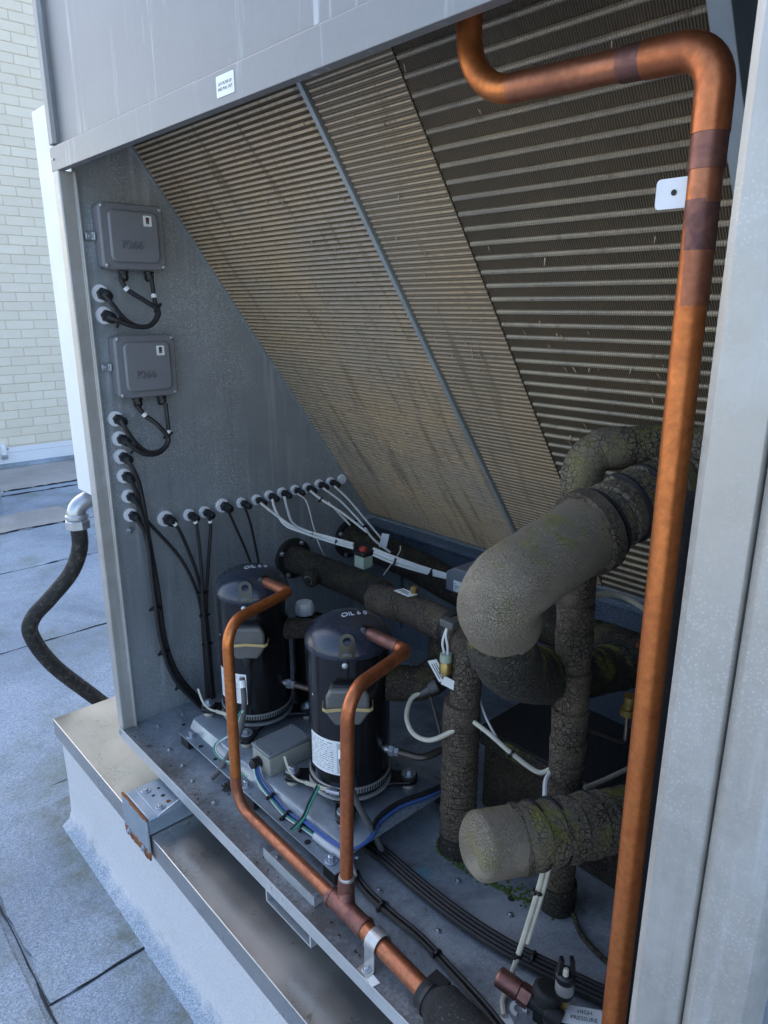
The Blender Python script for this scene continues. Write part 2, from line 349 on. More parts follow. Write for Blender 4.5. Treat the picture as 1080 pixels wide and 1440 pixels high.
P = {
'loop_1': [(0.045,0.052,1.021),(0.05,0.066,1.0),(0.05,0.093,0.968),(0.05,0.131,0.956),(0.05,0.158,0.978),(0.04,0.161,1.015),(0.03,0.163,1.056)],
'loop_2': [(0.045,0.057,0.977),(0.05,0.07,0.971),(0.055,0.105,0.958),(0.055,0.141,0.96),(0.05,0.164,0.988),(0.045,0.139,1.009),(0.035,0.106,1.032),(0.03,0.094,1.055)],
'loop_3': [(0.045,0.058,0.76),(0.05,0.065,0.743),(0.05,0.083,0.711),(0.05,0.11,0.685),(0.05,0.144,0.687),(0.045,0.164,0.716),(0.03,0.171,0.787)],
'loop_4': [(0.045,0.063,0.716),(0.05,0.077,0.7),(0.055,0.102,0.682),(0.055,0.136,0.682),(0.05,0.161,0.707),(0.045,0.141,0.742),(0.035,0.119,0.764),(0.03,0.103,0.788)],
'drop_1': [(0.045,0.062,0.674),(0.05,0.073,0.649),(0.045,0.087,0.599),(0.04,0.098,0.477),(0.035,0.11,0.347),(0.035,0.116,0.214),(0.035,0.143,0.107),(0.04,0.198,0.012)],
'drop_2': [(0.045,0.064,0.632),(0.045,0.075,0.601),(0.036,0.096,0.511),(0.025,0.108,0.345),(0.025,0.114,0.212),(0.03,0.138,0.105),(0.05,0.189,0.014)],
'drop_3': [(0.045,0.069,0.585),(0.045,0.082,0.55),(0.045,0.092,0.462),(0.045,0.094,0.337),(0.045,0.101,0.214),(0.045,0.125,0.11),(0.055,0.182,0.011)],
'drop_4': [(0.045,0.069,0.54),(0.045,0.086,0.501),(0.03,0.102,0.42),(0.03,0.104,0.311),(0.03,0.11,0.195),(0.03,0.135,0.094),(0.045,0.186,-0.001)],
'drop_5': [(0.045,0.152,0.515),(0.045,0.168,0.494),(0.04,0.19,0.438),(0.035,0.214,0.356),(0.03,0.224,0.275),(0.03,0.224,0.176),(0.03,0.222,0.009)],
'drop_6': [(0.045,0.208,0.511),(0.045,0.217,0.484),(0.045,0.22,0.395),(0.045,0.218,0.282),(0.045,0.219,0.184),(0.045,0.222,0.015)],
'drop_7': [(0.045,0.25,0.509),(0.04,0.256,0.474),(0.035,0.246,0.386),(0.035,0.231,0.275),(0.03,0.234,0.173),(0.03,0.236,0.003)],
'drop_8': [(0.034,0.094,0.531),(0.034,0.107,0.511),(0.03,0.169,0.422),(0.03,0.201,0.349),(0.02,0.223,0.272),(0.02,0.224,0.173),(0.02,0.221,0.005)],
'drop_9': [(0.045,0.302,0.516),(0.04,0.325,0.463),(0.03,0.353,0.401),(0.03,0.376,0.332)],
'drop_10': [(0.045,0.352,0.512),(0.04,0.369,0.464),(0.03,0.387,0.393),(0.03,0.396,0.327)],
'white_1': [(0.045,0.399,0.512),(0.07,0.433,0.475),(0.12,0.463,0.443),(0.18,0.509,0.424),(0.25,0.539,0.414)],
'white_2': [(0.045,0.436,0.515),(0.06,0.434,0.49),(0.09,0.442,0.454),(0.14,0.464,0.44),(0.185,0.505,0.42),(0.255,0.535,0.41)],
'white_3': [(0.045,0.474,0.516),(0.055,0.475,0.483),(0.09,0.467,0.453),(0.14,0.476,0.441),(0.185,0.51,0.429),(0.255,0.535,0.422)],
'white_4': [(0.045,0.516,0.516),(0.05,0.542,0.489),(0.05,0.563,0.415),(0.05,0.583,0.353),(0.05,0.607,0.306)],
'white_5': [(0.045,0.558,0.517),(0.07,0.577,0.494),(0.13,0.603,0.462),(0.2,0.628,0.42)],
'white_6': [(0.09,0.586,0.489),(0.1,0.619,0.448),(0.11,0.644,0.416)],
'white_7': [(0.045,0.602,0.517),(0.08,0.639,0.477),(0.14,0.659,0.426),(0.2,0.651,0.395),(0.26,0.658,0.371)],
'white_8': [(0.045,0.642,0.516),(0.08,0.664,0.48),(0.14,0.68,0.426),(0.2,0.692,0.376)],
'bundle_1': [(0.3,0.562,0.415),(0.36,0.582,0.402),(0.43,0.621,0.383),(0.5,0.622,0.386)],
'bundle_2': [(0.3,0.564,0.405),(0.36,0.582,0.393),(0.43,0.621,0.376),(0.5,0.622,0.381)],
'bundle_3': [(0.3,0.562,0.398),(0.36,0.582,0.385),(0.43,0.621,0.37),(0.5,0.622,0.377)],
'bundle_4': [(0.3,0.567,0.409),(0.36,0.582,0.396),(0.43,0.621,0.379),(0.5,0.622,0.383)],
'tie_a': [(0.32,0.637,0.409),(0.33,0.622,0.396),(0.33,0.569,0.35)],
'earth_1': [(0.354,0.13,0.158),(0.29,0.138,0.07),(0.271,0.107,0.045),(0.307,0.09,0.042),(0.373,0.095,0.045),(0.423,0.091,0.05)],
'earth_2': [(0.603,0.152,0.1),(0.61,0.123,0.075),(0.619,0.101,0.06),(0.612,0.078,0.04)],
'loom_1': [(0.43,0.114,0.068),(0.456,0.106,0.05),(0.502,0.105,0.035),(0.564,0.1,0.032),(0.618,0.104,0.035),(0.67,0.107,0.036),(0.718,0.114,0.033),(0.741,0.122,0.012)],
'loom_2': [(0.435,0.114,0.066),(0.469,0.107,0.05),(0.511,0.107,0.036),(0.567,0.103,0.036),(0.621,0.105,0.04),(0.675,0.108,0.04)],
'blue_1': [(0.615,0.099,0.046),(0.705,0.105,0.045),(0.736,0.121,0.045),(0.738,0.159,0.05),(0.718,0.199,0.05),(0.713,0.259,0.05),(0.728,0.324,0.04),(0.738,0.381,0.05)],
'tape_sleeve': [(0.65,0.104,0.038),(0.69,0.106,0.038)],
'floor_1': [(0.74,0.121,0.012),(0.767,0.108,0.01),(0.808,0.101,0.01),(0.865,0.102,0.01),(0.927,0.104,0.01),(1.004,0.097,0.01),(1.075,0.088,0.01),(1.135,0.077,0.01)],
'floor_2': [(0.749,0.122,0.012),(0.772,0.114,0.01),(0.811,0.11,0.01),(0.863,0.11,0.01),(0.926,0.112,0.01),(1.004,0.105,0.01),(1.076,0.097,0.01),(1.137,0.085,0.01)],
'pan_1': [(0.668,0.196,0.012),(0.74,0.196,0.012),(0.82,0.193,0.012),(0.924,0.194,0.012),(1.022,0.205,0.012),(1.114,0.229,0.012),(1.197,0.253,0.012),(1.282,0.281,0.012)],
'pan_2': [(0.677,0.189,0.012),(0.748,0.189,0.012),(0.827,0.186,0.012),(0.93,0.187,0.012),(1.027,0.198,0.012),(1.118,0.223,0.012),(1.201,0.247,0.012),(1.285,0.275,0.012)],
'pan_3': [(0.687,0.18,0.012),(0.757,0.181,0.012),(0.836,0.178,0.012),(0.937,0.179,0.012),(1.033,0.191,0.012),(1.123,0.215,0.012),(1.205,0.24,0.012),(1.288,0.268,0.012)],
'pan_4': [(0.697,0.171,0.012),(0.767,0.172,0.012),(0.844,0.17,0.012),(0.943,0.172,0.012),(1.039,0.184,0.012),(1.128,0.208,0.012),(1.209,0.233,0.012),(1.291,0.261,0.012)],
'hose_1': [(0.352,0.15,0.261),(0.372,0.13,0.192),(0.325,0.135,0.07),(0.339,0.089,0.012)],
'hose_2': [(0.694,0.15,0.247),(0.648,0.2,0.13),(0.695,0.196,0.07),(0.745,0.196,0.012)],
'probe_1': [(0.86,0.302,0.296),(0.9,0.298,0.292),(0.942,0.305,0.273),(0.987,0.316,0.256),(1.007,0.327,0.267)],
'probe_2': [(0.827,0.351,0.315),(0.866,0.326,0.299),(0.914,0.302,0.285)],
'probe_3': [(1.01,0.323,0.267),(1.014,0.302,0.261),(1.034,0.272,0.251)],
'probe_4': [(1.037,0.385,0.217),(1.048,0.428,0.217),(1.061,0.489,0.218)],
'probe_5': [(1.082,0.21,0.199),(1.083,0.194,0.159),(1.083,0.166,0.094),(1.078,0.152,0.04),(1.079,0.137,0.001),(1.083,0.122,-0.006),(1.099,0.106,-0.016)],
'probe_6': [(1.068,0.33,0.013),(1.1,0.309,-0.013),(1.151,0.296,-0.027),(1.188,0.295,-0.018)],
'sensor_lead': [(0.717,0.313,0.291),(0.713,0.289,0.279),(0.728,0.265,0.258),(0.756,0.257,0.241),(0.79,0.264,0.242),(0.823,0.28,0.267),(0.844,0.298,0.29)],
'sensor_rod': [(0.732,0.325,0.28),(0.76,0.313,0.252),(0.787,0.3,0.225)],
'tan_hose': [(0.9,0.573,0.464),(0.902,0.62,0.461),(0.921,0.667,0.45),(0.96,0.698,0.424)],
'capillary': [(1.04,0.34,0.357),(1.059,0.381,0.333),(1.076,0.421,0.31),(1.077,0.429,0.325),(1.071,0.437,0.358)],
'pipe_1': [(0.303,0.238,0.415),(0.394,0.235,0.421),(0.489,0.04,0.437),(0.478,0.04,0.252),(0.479,0.038,0.044)],
'pipe_2': [(0.655,0.238,0.417),(0.761,0.235,0.418),(0.827,0.05,0.435),(0.812,0.05,0.273),(0.806,0.05,0.043)],
'conduit': [(-0.4,0.087,0.416),(-0.4,0.084,0.35),(-0.42,0.058,0.276),(-0.45,0.001,0.203),(-0.47,-0.043,0.153),(-0.48,-0.053,0.098),(-0.49,-0.004,-0.019),(-0.48,0.102,-0.168),(-0.46,0.163,-0.251)],
'conduit_elbow': [(-0.39,0.134,0.477),(-0.4,0.11,0.479),(-0.4,0.095,0.46),(-0.4,0.088,0.422)],
'bigG': [(1.101,0.419,0.742),(1.087,0.336,0.729),(1.078,0.239,0.706),(1.071,0.142,0.679),(1.066,0.093,0.648),(1.044,0.118,0.584),(1.006,0.232,0.48),(0.962,0.408,0.39),(0.981,0.623,0.339)],
'L': [(1.045,0.095,0.276),(1.074,0.168,0.266),(1.122,0.357,0.224)],
'A2': [(0.434,0.436,0.364),(0.57,0.435,0.374),(0.737,0.384,0.405)],
'V1': [(0.832,0.326,0.0)],
'V2': [(1.03,0.337,0.0)],
'misc': [(0.27,0.552,0.383),(0.24,0.36,0.288),(0.241,0.36,0.313),(0.757,0.343,0.367),(0.721,0.335,0.295),(1.115,0.125,0.05),(1.167,0.145,0.08),(1.166,0.153,0.04)],
'redsensor': [(0.27,0.555,0.411),(0.27,0.554,0.358)],
'suction': [(0.627,0.315,0.31),(0.638,0.368,0.295),(0.621,0.438,0.322)],
'eq1': [(0.375,0.238,0.185),(0.45,0.238,0.208)],
'eq2': [(0.712,0.24,0.187),(0.75,0.25,0.196),(0.77,0.3,0.183),(0.757,0.33,0.189)],
'hdr_end': [(1.008,0.025,0.04),(1.146,0.015,0.04)],
'valve': [(1.079,0.112,0.06),(1.128,0.124,0.05),(1.193,0.125,0.05)],
'ecc': [(1.112,0.121,0.004),(1.093,0.149,0.004)],
'ctab': [(0.91,0.049,0.003),(0.898,0.022,0.003)],
'debris': [(0.376,0.077,0.004)],
}
# ------------------------------------------------------------------ mesh helpers
class MB:
    def __init__(s): s.v = []; s.f = []; s.uv = None
    def add(s, v, f):
        o = len(s.v); s.v += [tuple(p) for p in v]; s.f += [tuple(i + o for i in q) for q in f]; return s
    def box(s, x0, x1, y0, y1, z0, z1):
        v = [(x, y, z) for z in (z0, z1) for y in (y0, y1) for x in (x0, x1)]
        return s.add(v, [(0, 2, 3, 1), (4, 5, 7, 6), (0, 1, 5, 4), (2, 6, 7, 3), (0, 4, 6, 2), (1, 3, 7, 5)])
    def obox(s, c, ax, ay, az):
        c = Vector(c); ax, ay, az = Vector(ax), Vector(ay), Vector(az)
        v = [c + ax * i + ay * j + az * k for k in (-1, 1) for j in (-1, 1) for i in (-1, 1)]
        return s.add(v, [(0, 2, 3, 1), (4, 5, 7, 6), (0, 1, 5, 4), (2, 6, 7, 3), (0, 4, 6, 2), (1, 3, 7, 5)])
    def prism(s, poly, f3, t0, t1):
        """poly: 2D outline, f3(u, v, t) -> 3D, extruded from t0 to t1"""
        n = len(poly)
        v = [f3(a, b, t0) for a, b in poly] + [f3(a, b, t1) for a, b in poly]
        return s.add(v, [tuple(range(n))[::-1], tuple(range(n, 2 * n))] + [(i, (i + 1) % n, n + (i + 1) % n, n + i) for i in range(n)])
    def lathe(s, prof, c=(0, 0, 0), axis=(0, 0, 1), n=32):
        c = Vector(c); a = Vector(axis).normalized(); u = a.orthogonal().normalized(); w = a.cross(u)
        v = []; f = []
        for r, z in prof:
            for i in range(n):
                t = 2 * math.pi * i / n; v.append(c + a * z + (u * math.cos(t) + w * math.sin(t)) * r)
        for k in range(len(prof) - 1):
            for i in range(n):
                j = (i + 1) % n; f.append((k * n + i, k * n + j, (k + 1) * n + j, (k + 1) * n + i))
        f.append(tuple(range(n))[::-1]); f.append(tuple((len(prof) - 1) * n + i for i in range(n)))
        return s.add(v, f)
    def cyl(s, p0, p1, r0, r1=None, n=20):
        p0, p1 = Vector(p0), Vector(p1); L = (p1 - p0).length
        return s.lathe([(r0, 0), (r1 if r1 is not None else r0, L)], p0, p1 - p0, n)
    def tube(s, pts, r, n=12, cap=True):
        pts = [Vector(p) for p in pts]; m = len(pts)
        rad = r if isinstance(r, (list, tuple)) else [r] * m
        T = [(pts[min(i + 1, m - 1)] - pts[max(i - 1, 0)]).normalized() for i in range(m)]
        u = T[0].orthogonal().normalized(); v = []; f = []
        for i in range(m):
            if i: u = (u - T[i] * u.dot(T[i])).normalized()
            w = T[i].cross(u)
            for k in range(n):
                a = 2 * math.pi * k / n; v.append(pts[i] + (u * math.cos(a) + w * math.sin(a)) * rad[i])
        for i in range(m - 1):
            for k in range(n):
                j = (k + 1) % n; f.append((i * n + k, i * n + j, (i + 1) * n + j, (i + 1) * n + k))
        if cap: f.append(tuple(range(n))[::-1]); f.append(tuple((m - 1) * n + k for k in range(n)))
        return s.add(v, f)
def spline(pts, seg=8):
    p = [Vector(q) for q in pts]; p = [p[0] * 2 - p[1]] + p + [p[-1] * 2 - p[-2]]; out = []
    for i in range(1, len(p) - 2):
        a, b, c, d = p[i - 1:i + 3]
        for k in range(seg):
            t = k / seg
            out.append(.5 * ((2 * b) + (c - a) * t + (2 * a - 5 * b + 4 * c - d) * t * t + (3 * b - a - 3 * c + d) * t ** 3))
    out.append(p[-2]); return out
def fillet(pts, rad, seg=10):
    p = [Vector(q) for q in pts]; out = [p[0]]
    rads = rad if isinstance(rad, (list, tuple)) else [rad] * (len(p) - 2)
    for i in range(1, len(p) - 1):
        a, b, c = p[i - 1], p[i], p[i + 1]; r = rads[i - 1]
        d0 = (a - b).normalized(); d1 = (c - b).normalized(); ang = d0.angle(d1)
        if ang > 3.1 or r <= 0: out.append(b); continue
        tl = min(r / math.tan(ang / 2), (a - b).length * .49 if i > 1 else (a - b).length * .95, (c - b).length * .49 if i < len(p) - 2 else (c - b).length * .95)
        s0, s1 = b + d0 * tl, b + d1 * tl; rr = tl * math.tan(ang / 2)
        ctr = b + (d0 + d1).normalized() * (rr / math.sin(ang / 2))
        va, vb = s0 - ctr, s1 - ctr; th = va.angle(vb); ax = va.cross(vb).normalized()
        for k in range(seg + 1): out.append(ctr + Matrix.Rotation(th * k / seg, 3, ax) @ va)
    out.append(p[-1]); return out
def resample(pts, step):
    out = [pts[0]]; acc = 0.
    for a, b in zip(pts, pts[1:]):
        L = (b - a).length; t = step - acc
        while t < L: out.append(a.lerp(b, t / L)); t += step
        acc = (acc + L) % step
    if (out[-1] - pts[-1]).length > step * .3: out.append(pts[-1])
    else: out[-1] = pts[-1]
    return out
def obj(name, mb, mat, parent=None, smooth=35, bevel=0., seg=2, mesh=None):
    if mesh is None:
        xs = [p[0] for p in mb.v]; ys = [p[1] for p in mb.v]; zs = [p[2] for p in mb.v]
        c = Vector(((min(xs) + max(xs)) / 2, (min(ys) + max(ys)) / 2, min(zs)))
        me = bpy.data.meshes.new(name); me.from_pydata([(p[0] - c.x, p[1] - c.y, p[2] - c.z) for p in mb.v], [], mb.f); me.update()
        if mb.uv:
            ul = me.uv_layers.new(name='UVMap')
            for li, loop in enumerate(me.loops): ul.data[li].uv = mb.uv[loop.vertex_index]
        me.materials.append(M[mat])
        if smooth:
            me.polygons.foreach_set('use_smooth', [True] * len(me.polygons)); me.set_sharp_from_angle(angle=R(smooth))
    else: me = mesh; c = Vector(mb)
    o = bpy.data.objects.new(name, me); COL.objects.link(o)
    if parent is not None:
        o.parent = parent; c = c - wloc(parent)
    o.location = c
    if bevel:
        b = o.modifiers.new('bevel', 'BEVEL'); b.width = bevel; b.segments = seg; b.limit_method = 'ANGLE'; b.angle_limit = R(40); b.harden_normals = False
    return o
def wloc(o):
    l = Vector(o.location)
    while o.parent: o = o.parent; l += Vector(o.location)
    return l
def tag(o, label=None, cat=None, group=None, kind=None):
    for k, v in (('label', label), ('category', cat), ('group', group), ('kind', kind)):
        if v: o[k] = v
    return o
def thing(name, label, cat, loc=(0, 0, 0), group=None):
    o = bpy.data.objects.new(name, None); o.empty_display_size = .05; COL.objects.link(o); o.location = loc
    return tag(o, label, cat, group)
def dup(root, loc, label, parent=None):
    r = root.copy(); COL.objects.link(r); r.parent = parent
    if loc is not None: r.location = loc
    if label: r['label'] = label
    for ch in root.children: dup(ch, None, None, r)
    return r
def text_mb(s, size, f3, ext=.0004, mb=None, space=1.0, align='CENTER'):
    cu = bpy.data.curves.new('t', 'FONT'); cu.body = s; cu.size = size; cu.align_x = align; cu.align_y = 'CENTER'; cu.extrude = ext; cu.resolution_u = 3; cu.space_character = space
    o = bpy.data.objects.new('t', cu); COL.objects.link(o); dg = bpy.context.evaluated_depsgraph_get(); dg.update()
    me = bpy.data.meshes.new_from_object(o.evaluated_get(dg))
    mb = mb or MB(); mb.add([f3(*v.co) for v in me.vertices], [tuple(p.vertices) for p in me.polygons])
    bpy.data.objects.remove(o); bpy.data.curves.remove(cu); bpy.data.meshes.remove(me)
    return mb
def disc(mb, c, nrm, r, h, n=20): return mb.cyl(Vector(c), Vector(c) + Vector(nrm).normalized() * h, r, r, n)
def rrect(w, h, r, k=5):
    out = []
    for cx, cy, a0 in ((w - r, h - r, 0), (-w + r, h - r, 90), (-w + r, -h + r, 180), (w - r, -h + r, 270)):
        for i in range(k + 1):
            a = R(a0 + 90 * i / k); out.append((cx + r * math.cos(a), cy + r * math.sin(a)))
    return out
def hexbolt(name, c, nrm, r, parent, mat='zinc_bolt', washer=True, h=None):
    """washer with a hex head on it"""
    mb = MB(); n = Vector(nrm).normalized(); c = Vector(c); h = h or r * .55
    if washer: mb.lathe([(r * 1.0, 0), (r * 1.0, r * .16), (r * .93, r * .2)], c, n, 20)
    mb.lathe([(r * .52, r * .2), (r * .52, h), (r * .42, h + r * .08)], c, n, 6)
    return obj(name, mb, mat, parent, 30)
ORD = ['first', 'second', 'third', 'fourth', 'fifth', 'sixth', 'seventh', 'eighth', 'ninth', 'tenth', 'eleventh', 'twelfth']

# ------------------------------------------------------------------ roof, wall behind
ROOF = -.45
mb = MB(); mb.box(-60, 60, -60, 60, ROOF - .06, ROOF)
roof = tag(obj('roof', mb, 'roofing', None, 0), kind='structure')
def sheet(x0, x1, y0, y1, h, m='roofing'):
    mb = MB(); nx = 24; rnd = random.Random(int((x0 * 7 + y0 * 13) * 100)); 
    def wob(): return rnd.uniform(-.006, .006)
    pts = [(x0 + (x1 - x0) * i / nx, y0 + wob()) for i in range(nx + 1)] + [(x1 + wob(), y0 + (y1 - y0) * i / nx) for i in range(1, nx)]
    pts += [(x1 - (x1 - x0) * i / nx, y1 + wob()) for i in range(nx + 1)] + [(x0 + wob(), y1 - (y1 - y0) * i / nx) for i in range(1, nx)]
    mb.prism(pts, lambda u, v, t: (u, v, t), ROOF + .001, ROOF + h)
    return obj('membrane_sheet', mb, m, roof, 0)
sheet(-2.64, -.54, -6, 6, .006); sheet(-.535, .215, -.292, 1.4, .010); sheet(.22, 3.5, -.30, 1.4, .007)
sheet(-.7, 3.5, -3.2, -.312, .005)
sheet(-3.40, -2.63, -6, 6, .010); sheet(-4.45, -3.39, -6, 6, .006)
sheet(-3.85, -3.42, .30, 1.10, .014, 'roofing_tan'); sheet(-5.56, -4.62, -6, 6, .009, 'roofing_tan')
def bead(p0, p1, w=.006):
    a, b = Vector(p0), Vector(p1); n = max(6, int((b - a).length / .05)); rnd = random.Random(int(a.x * 991 + b.y * 37))
    pts = [a.lerp(b, i / n) + Vector((rnd.uniform(-1, 1) * w * .6, rnd.uniform(-1, 1) * w * .6, 0)) for i in range(n + 1)]
    mb = MB(); mb.tube(pts, [w * rnd.choice((.35, .6, .8, 1.0, .5)) for _ in pts], 6)
    return obj('bitumen_seam', mb, 'bitumen', roof)
Z0 = ROOF + .006
bead((-.538, -.292, Z0), (-.538, -3, Z0), .004); bead((-.538, -.29, Z0), (-.538, .6, Z0), .003)
bead((-.535, -.3, Z0), (.9, -.303, Z0), .004); bead((.218, -.30, Z0 + .002), (.218, -.06, Z0 + .002), .004)
bead((-2.635, -3, Z0), (-2.635, 4, Z0), .007); bead((-3.395, -3, Z0), (-3.395, 4, Z0), .008); bead((-4.45, -3, Z0), (-4.45, 4, Z0), .010)
bead((-4.62, -3, Z0), (-4.62, 4, Z0), .008); bead((-1.6, -.2, Z0), (-1.6, 3, Z0), .005)
bead((-3.85, .30, Z0 + .006), (-3.42, .30, Z0 + .006), .005); bead((-3.42, .30, Z0 + .006), (-3.42, 1.1, Z0 + .006), .006)

wall = thing('brick_wall', 'cream painted brick wall of the building beyond the roof', 'wall', (-5.7, 1.5, ROOF))
mb = MB(); mb.box(-16, -5.951, .35, 16, ROOF + .004, 8); mb.box(-5.95, -5.613, .35, .9, ROOF + .02, 8); mb.box(-5.95, -5.613, 3.1, 16, ROOF + .02, 8); mb.box(-5.95, -5.613, .9, 3.1, 4.1, 8)
obj('wall_body', mb, 'brick_wall', wall, 0)
mb = MB(); mb.box(-5.95, -5.6035, .9, 3.1, ROOF + .02, 4.1); obj('mortar_bed', mb, 'mortar', wall, 0)
mb = MB(); mb.box(-.010, .010, -.1165, .1165, .0, .0735)
first = obj('brick', mb, 'brick_paint', wall, 0, bevel=.003, seg=1)
first.location = Vector((-5.608, 99, 0)); bm_ = first.data; nb = 0
bricks_at = []
for k in range(56):
    z = ROOF + .20 + k * .0805
    if z > 4.0: break
    lo = 1.02 + (z + .45) * .12; hi = 1.98 + (z + .45) * .12
    y = 0.9 + .12 * (k % 2)
    while y < 3.1:
        if max(lo, 1.02) - .12 < y < hi + .1: bricks_at.append((y, z))
        y += .24
bricks_at = bricks_at[:298]
for i, (y, z) in enumerate(bricks_at):
    b = first if i == 0 else first.copy()
    if i: COL.objects.link(b)
    b.location = Vector((-5.608 + random.uniform(-.0015, .0015), y + random.uniform(-.001, .001), z)) - Vector(wall.location)
mb = MB(); mb.box(-5.60, -5.575, .33, 16, ROOF + .04, ROOF + .135); mb.box(-5.60, -5.583, .33, 16, ROOF + .137, ROOF + .185)
obj('base_flashing', mb, 'white_paint', wall, 0, bevel=.003)
mb = MB(); mb.prism([(-5.575, ROOF + .04), (-5.50, ROOF + .012), (-5.60, ROOF + .012), (-5.60, ROOF + .04)], lambda u, v, t: (u, t, v), .33, 16)
obj('cant_strip', mb, 'roofing', wall, 0)
t_ = thing('wall_spigot', 'small white pipe spigot low on the cream brick wall', 'pipe', (-5.58, 1.19, -.35))
mb = MB(); mb.tube(fillet([(-5.6, 1.195, -.24), (-5.54, 1.195, -.24), (-5.54, 1.195, -.33)], .02), .022, 12); obj('elbow', mb, 'white_paint', t_)
mb = MB(); mb.lathe([(.026, 0), (.03, .01), (.03, .04), (.024, .045)], (-5.54, 1.195, -.36), (0, 0, 1), 14); obj('collar', mb, 'zinc', t_)
mb = MB(); mb.cyl((-5.575, 1.24, ROOF + .18), (-5.575, 1.24, -.28), .006); obj('drip_wire', mb, 'hose_grey', t_)
t_ = thing('roof_vent', 'short pale blue-grey vent pipe on a patch of the roof', 'vent', (-3.96, .69, ROOF + .006))
mb = MB(); mb.lathe([(.15, 0), (.12, .008), (.085, .014), (.082, .15), (.088, .155), (.088, .185), (.07, .19)], (-3.96, .66, ROOF + .006), (0, 0, 1), 28); obj('pipe', mb, 'roofing', t_)
mb = MB(); mb.lathe([(.09, 0), (.098, .004), (.098, .022), (.09, .026)], (-3.96, .66, ROOF + .14), (0, 0, 1), 28); obj('collar', mb, 'zinc', t_)

# ------------------------------------------------------------------ curb under the unit
curb = thing('roof_curb', 'white coated roof curb with metal cap carrying the chiller', 'curb', (.9, .45, ROOF))
mb = MB(); mb.prism([(-.055, -.12), (-.053, -.30), (-.056, ROOF + .05), (-.064, ROOF + .026), (-.085, ROOF + .0125), (-.088, ROOF + .004), (.98, ROOF + .004), (.98, -.12)], lambda u, v, t: (t, u, v), -.325, 2.6)
obj('curb_body', mb, 'curb_coat', curb, 40)
def cap(x0, x1):
    mb = MB(); pr = [(-.067, -.1), (-.067, -.152), (-.0645, -.152), (-.0645, -.1035), (.99, -.1035), (.99, -.1)]
    mb.prism(pr, lambda u, v, t: (t, u, v), x0, x1); 
    if x0 < -.3: mb.box(x0, x0 + .003, -.0665, .99, -.152, -.1005)
    return obj('cap_sheet', mb, 'cap_metal', curb, 40, bevel=.004, seg=3)
cap(-.335, 1.158); cap(1.16, 2.6)

# ------------------------------------------------------------------ the cabinet
cab = thing('chiller_cabinet', 'open galvanised chiller cabinet standing on the white roof curb', 'cabinet', (.7, .42, -.1))
mb = MB(); mb.box(-.006, 2.4, .0, .86, -.004, 0); pan = obj('base_pan', mb, 'galv_floor', cab, 0)
mb = MB(); mb.prism([(-.0035, .0015), (-.0035, -.027), (.012, -.027), (.012, -.0255), (-.001, -.0255), (-.001, .0015)], lambda u, v, t: (t, u, v), -.012, 2.4)
lip = obj('pan_lip', mb, 'galv', cab, 20, bevel=.0006)
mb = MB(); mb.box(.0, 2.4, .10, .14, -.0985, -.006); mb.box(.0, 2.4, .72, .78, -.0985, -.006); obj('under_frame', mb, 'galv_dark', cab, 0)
mb = MB(); mb.box(-.006, -.003, .03, .86, .0, 1.75); endp = obj('end_panel', mb, 'galv_panel', cab, 0)
mb = MB()   # left corner post, folded from sheet
mb.prism([(-.022, .0), (.0045, .0), (.0065, .002), (.0065, .028), (.0125, .030), (.0125, .034), (-.0025, .034), (-.0025, .029), (.002, .028), (.002, .004), (-.018, .004), (-.018, .034), (-.022, .034)],
         lambda u, v, t: (u, v, t), -.004, 1.256)
post = obj('corner_post', mb, 'galv_post', cab, 20, bevel=.001)
hexbolt('bolt', (-.008, -.004, -.012), (0, -1, 0), .006, lip)
mb = MB(); mb.prism([(0, 1.256), (0, 1.2985), (.006, 1.3025), (.018, 1.3025), (.018, 1.3), (.005, 1.30), (.003, 1.298), (.003, 1.2585), (.013, 1.2585), (.013, 1.266), (.015, 1.266), (.015, 1.256)], lambda u, v, t: (t, u, v), -.0265, 2.4)
obj('top_beam', mb, 'grey_panel', cab, 20, bevel=.0012)
mb = MB(); mb.prism([(-.0265, .0), (-.0045, .0), (.0005, .006), (.0005, .018), (-.0025, .018), (-.0025, .03), (-.0265, .03)], lambda u, v, t: (u, v, t), 1.304, 2.0); obj('upper_stile', mb, 'grey_panel', cab, 20, bevel=.0015)
mb = MB(); mb.box(-.002, 2.4, .0135, .0165, 1.3005, 2.0); obj('upper_panel', mb, 'grey_panel', cab, 0)
mb = MB(); mb.box(-.03, 2.4, .0, 1.6, 2.0, 2.02); mb.box(-.03, -.0065, .035, 1.6, 1.2, 2.0); mb.box(-.03, -.0065, .86, 1.6, -.05, 1.2); mb.box(-.03, 2.4, 1.57, 1.6, -.05, 2.0); obj('casing', mb, 'galv_panel', cab, 0)
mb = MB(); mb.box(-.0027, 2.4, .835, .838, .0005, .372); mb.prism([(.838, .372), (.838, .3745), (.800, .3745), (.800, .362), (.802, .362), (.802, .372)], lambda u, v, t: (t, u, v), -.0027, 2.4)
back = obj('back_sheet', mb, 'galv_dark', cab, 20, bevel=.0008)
for x in (.11, .52, 1.0): mb = MB(); mb.box(x, x + .018, .822, .8345, .05, .3615); obj('stiffener', mb, 'galv_dark', cab, 0)
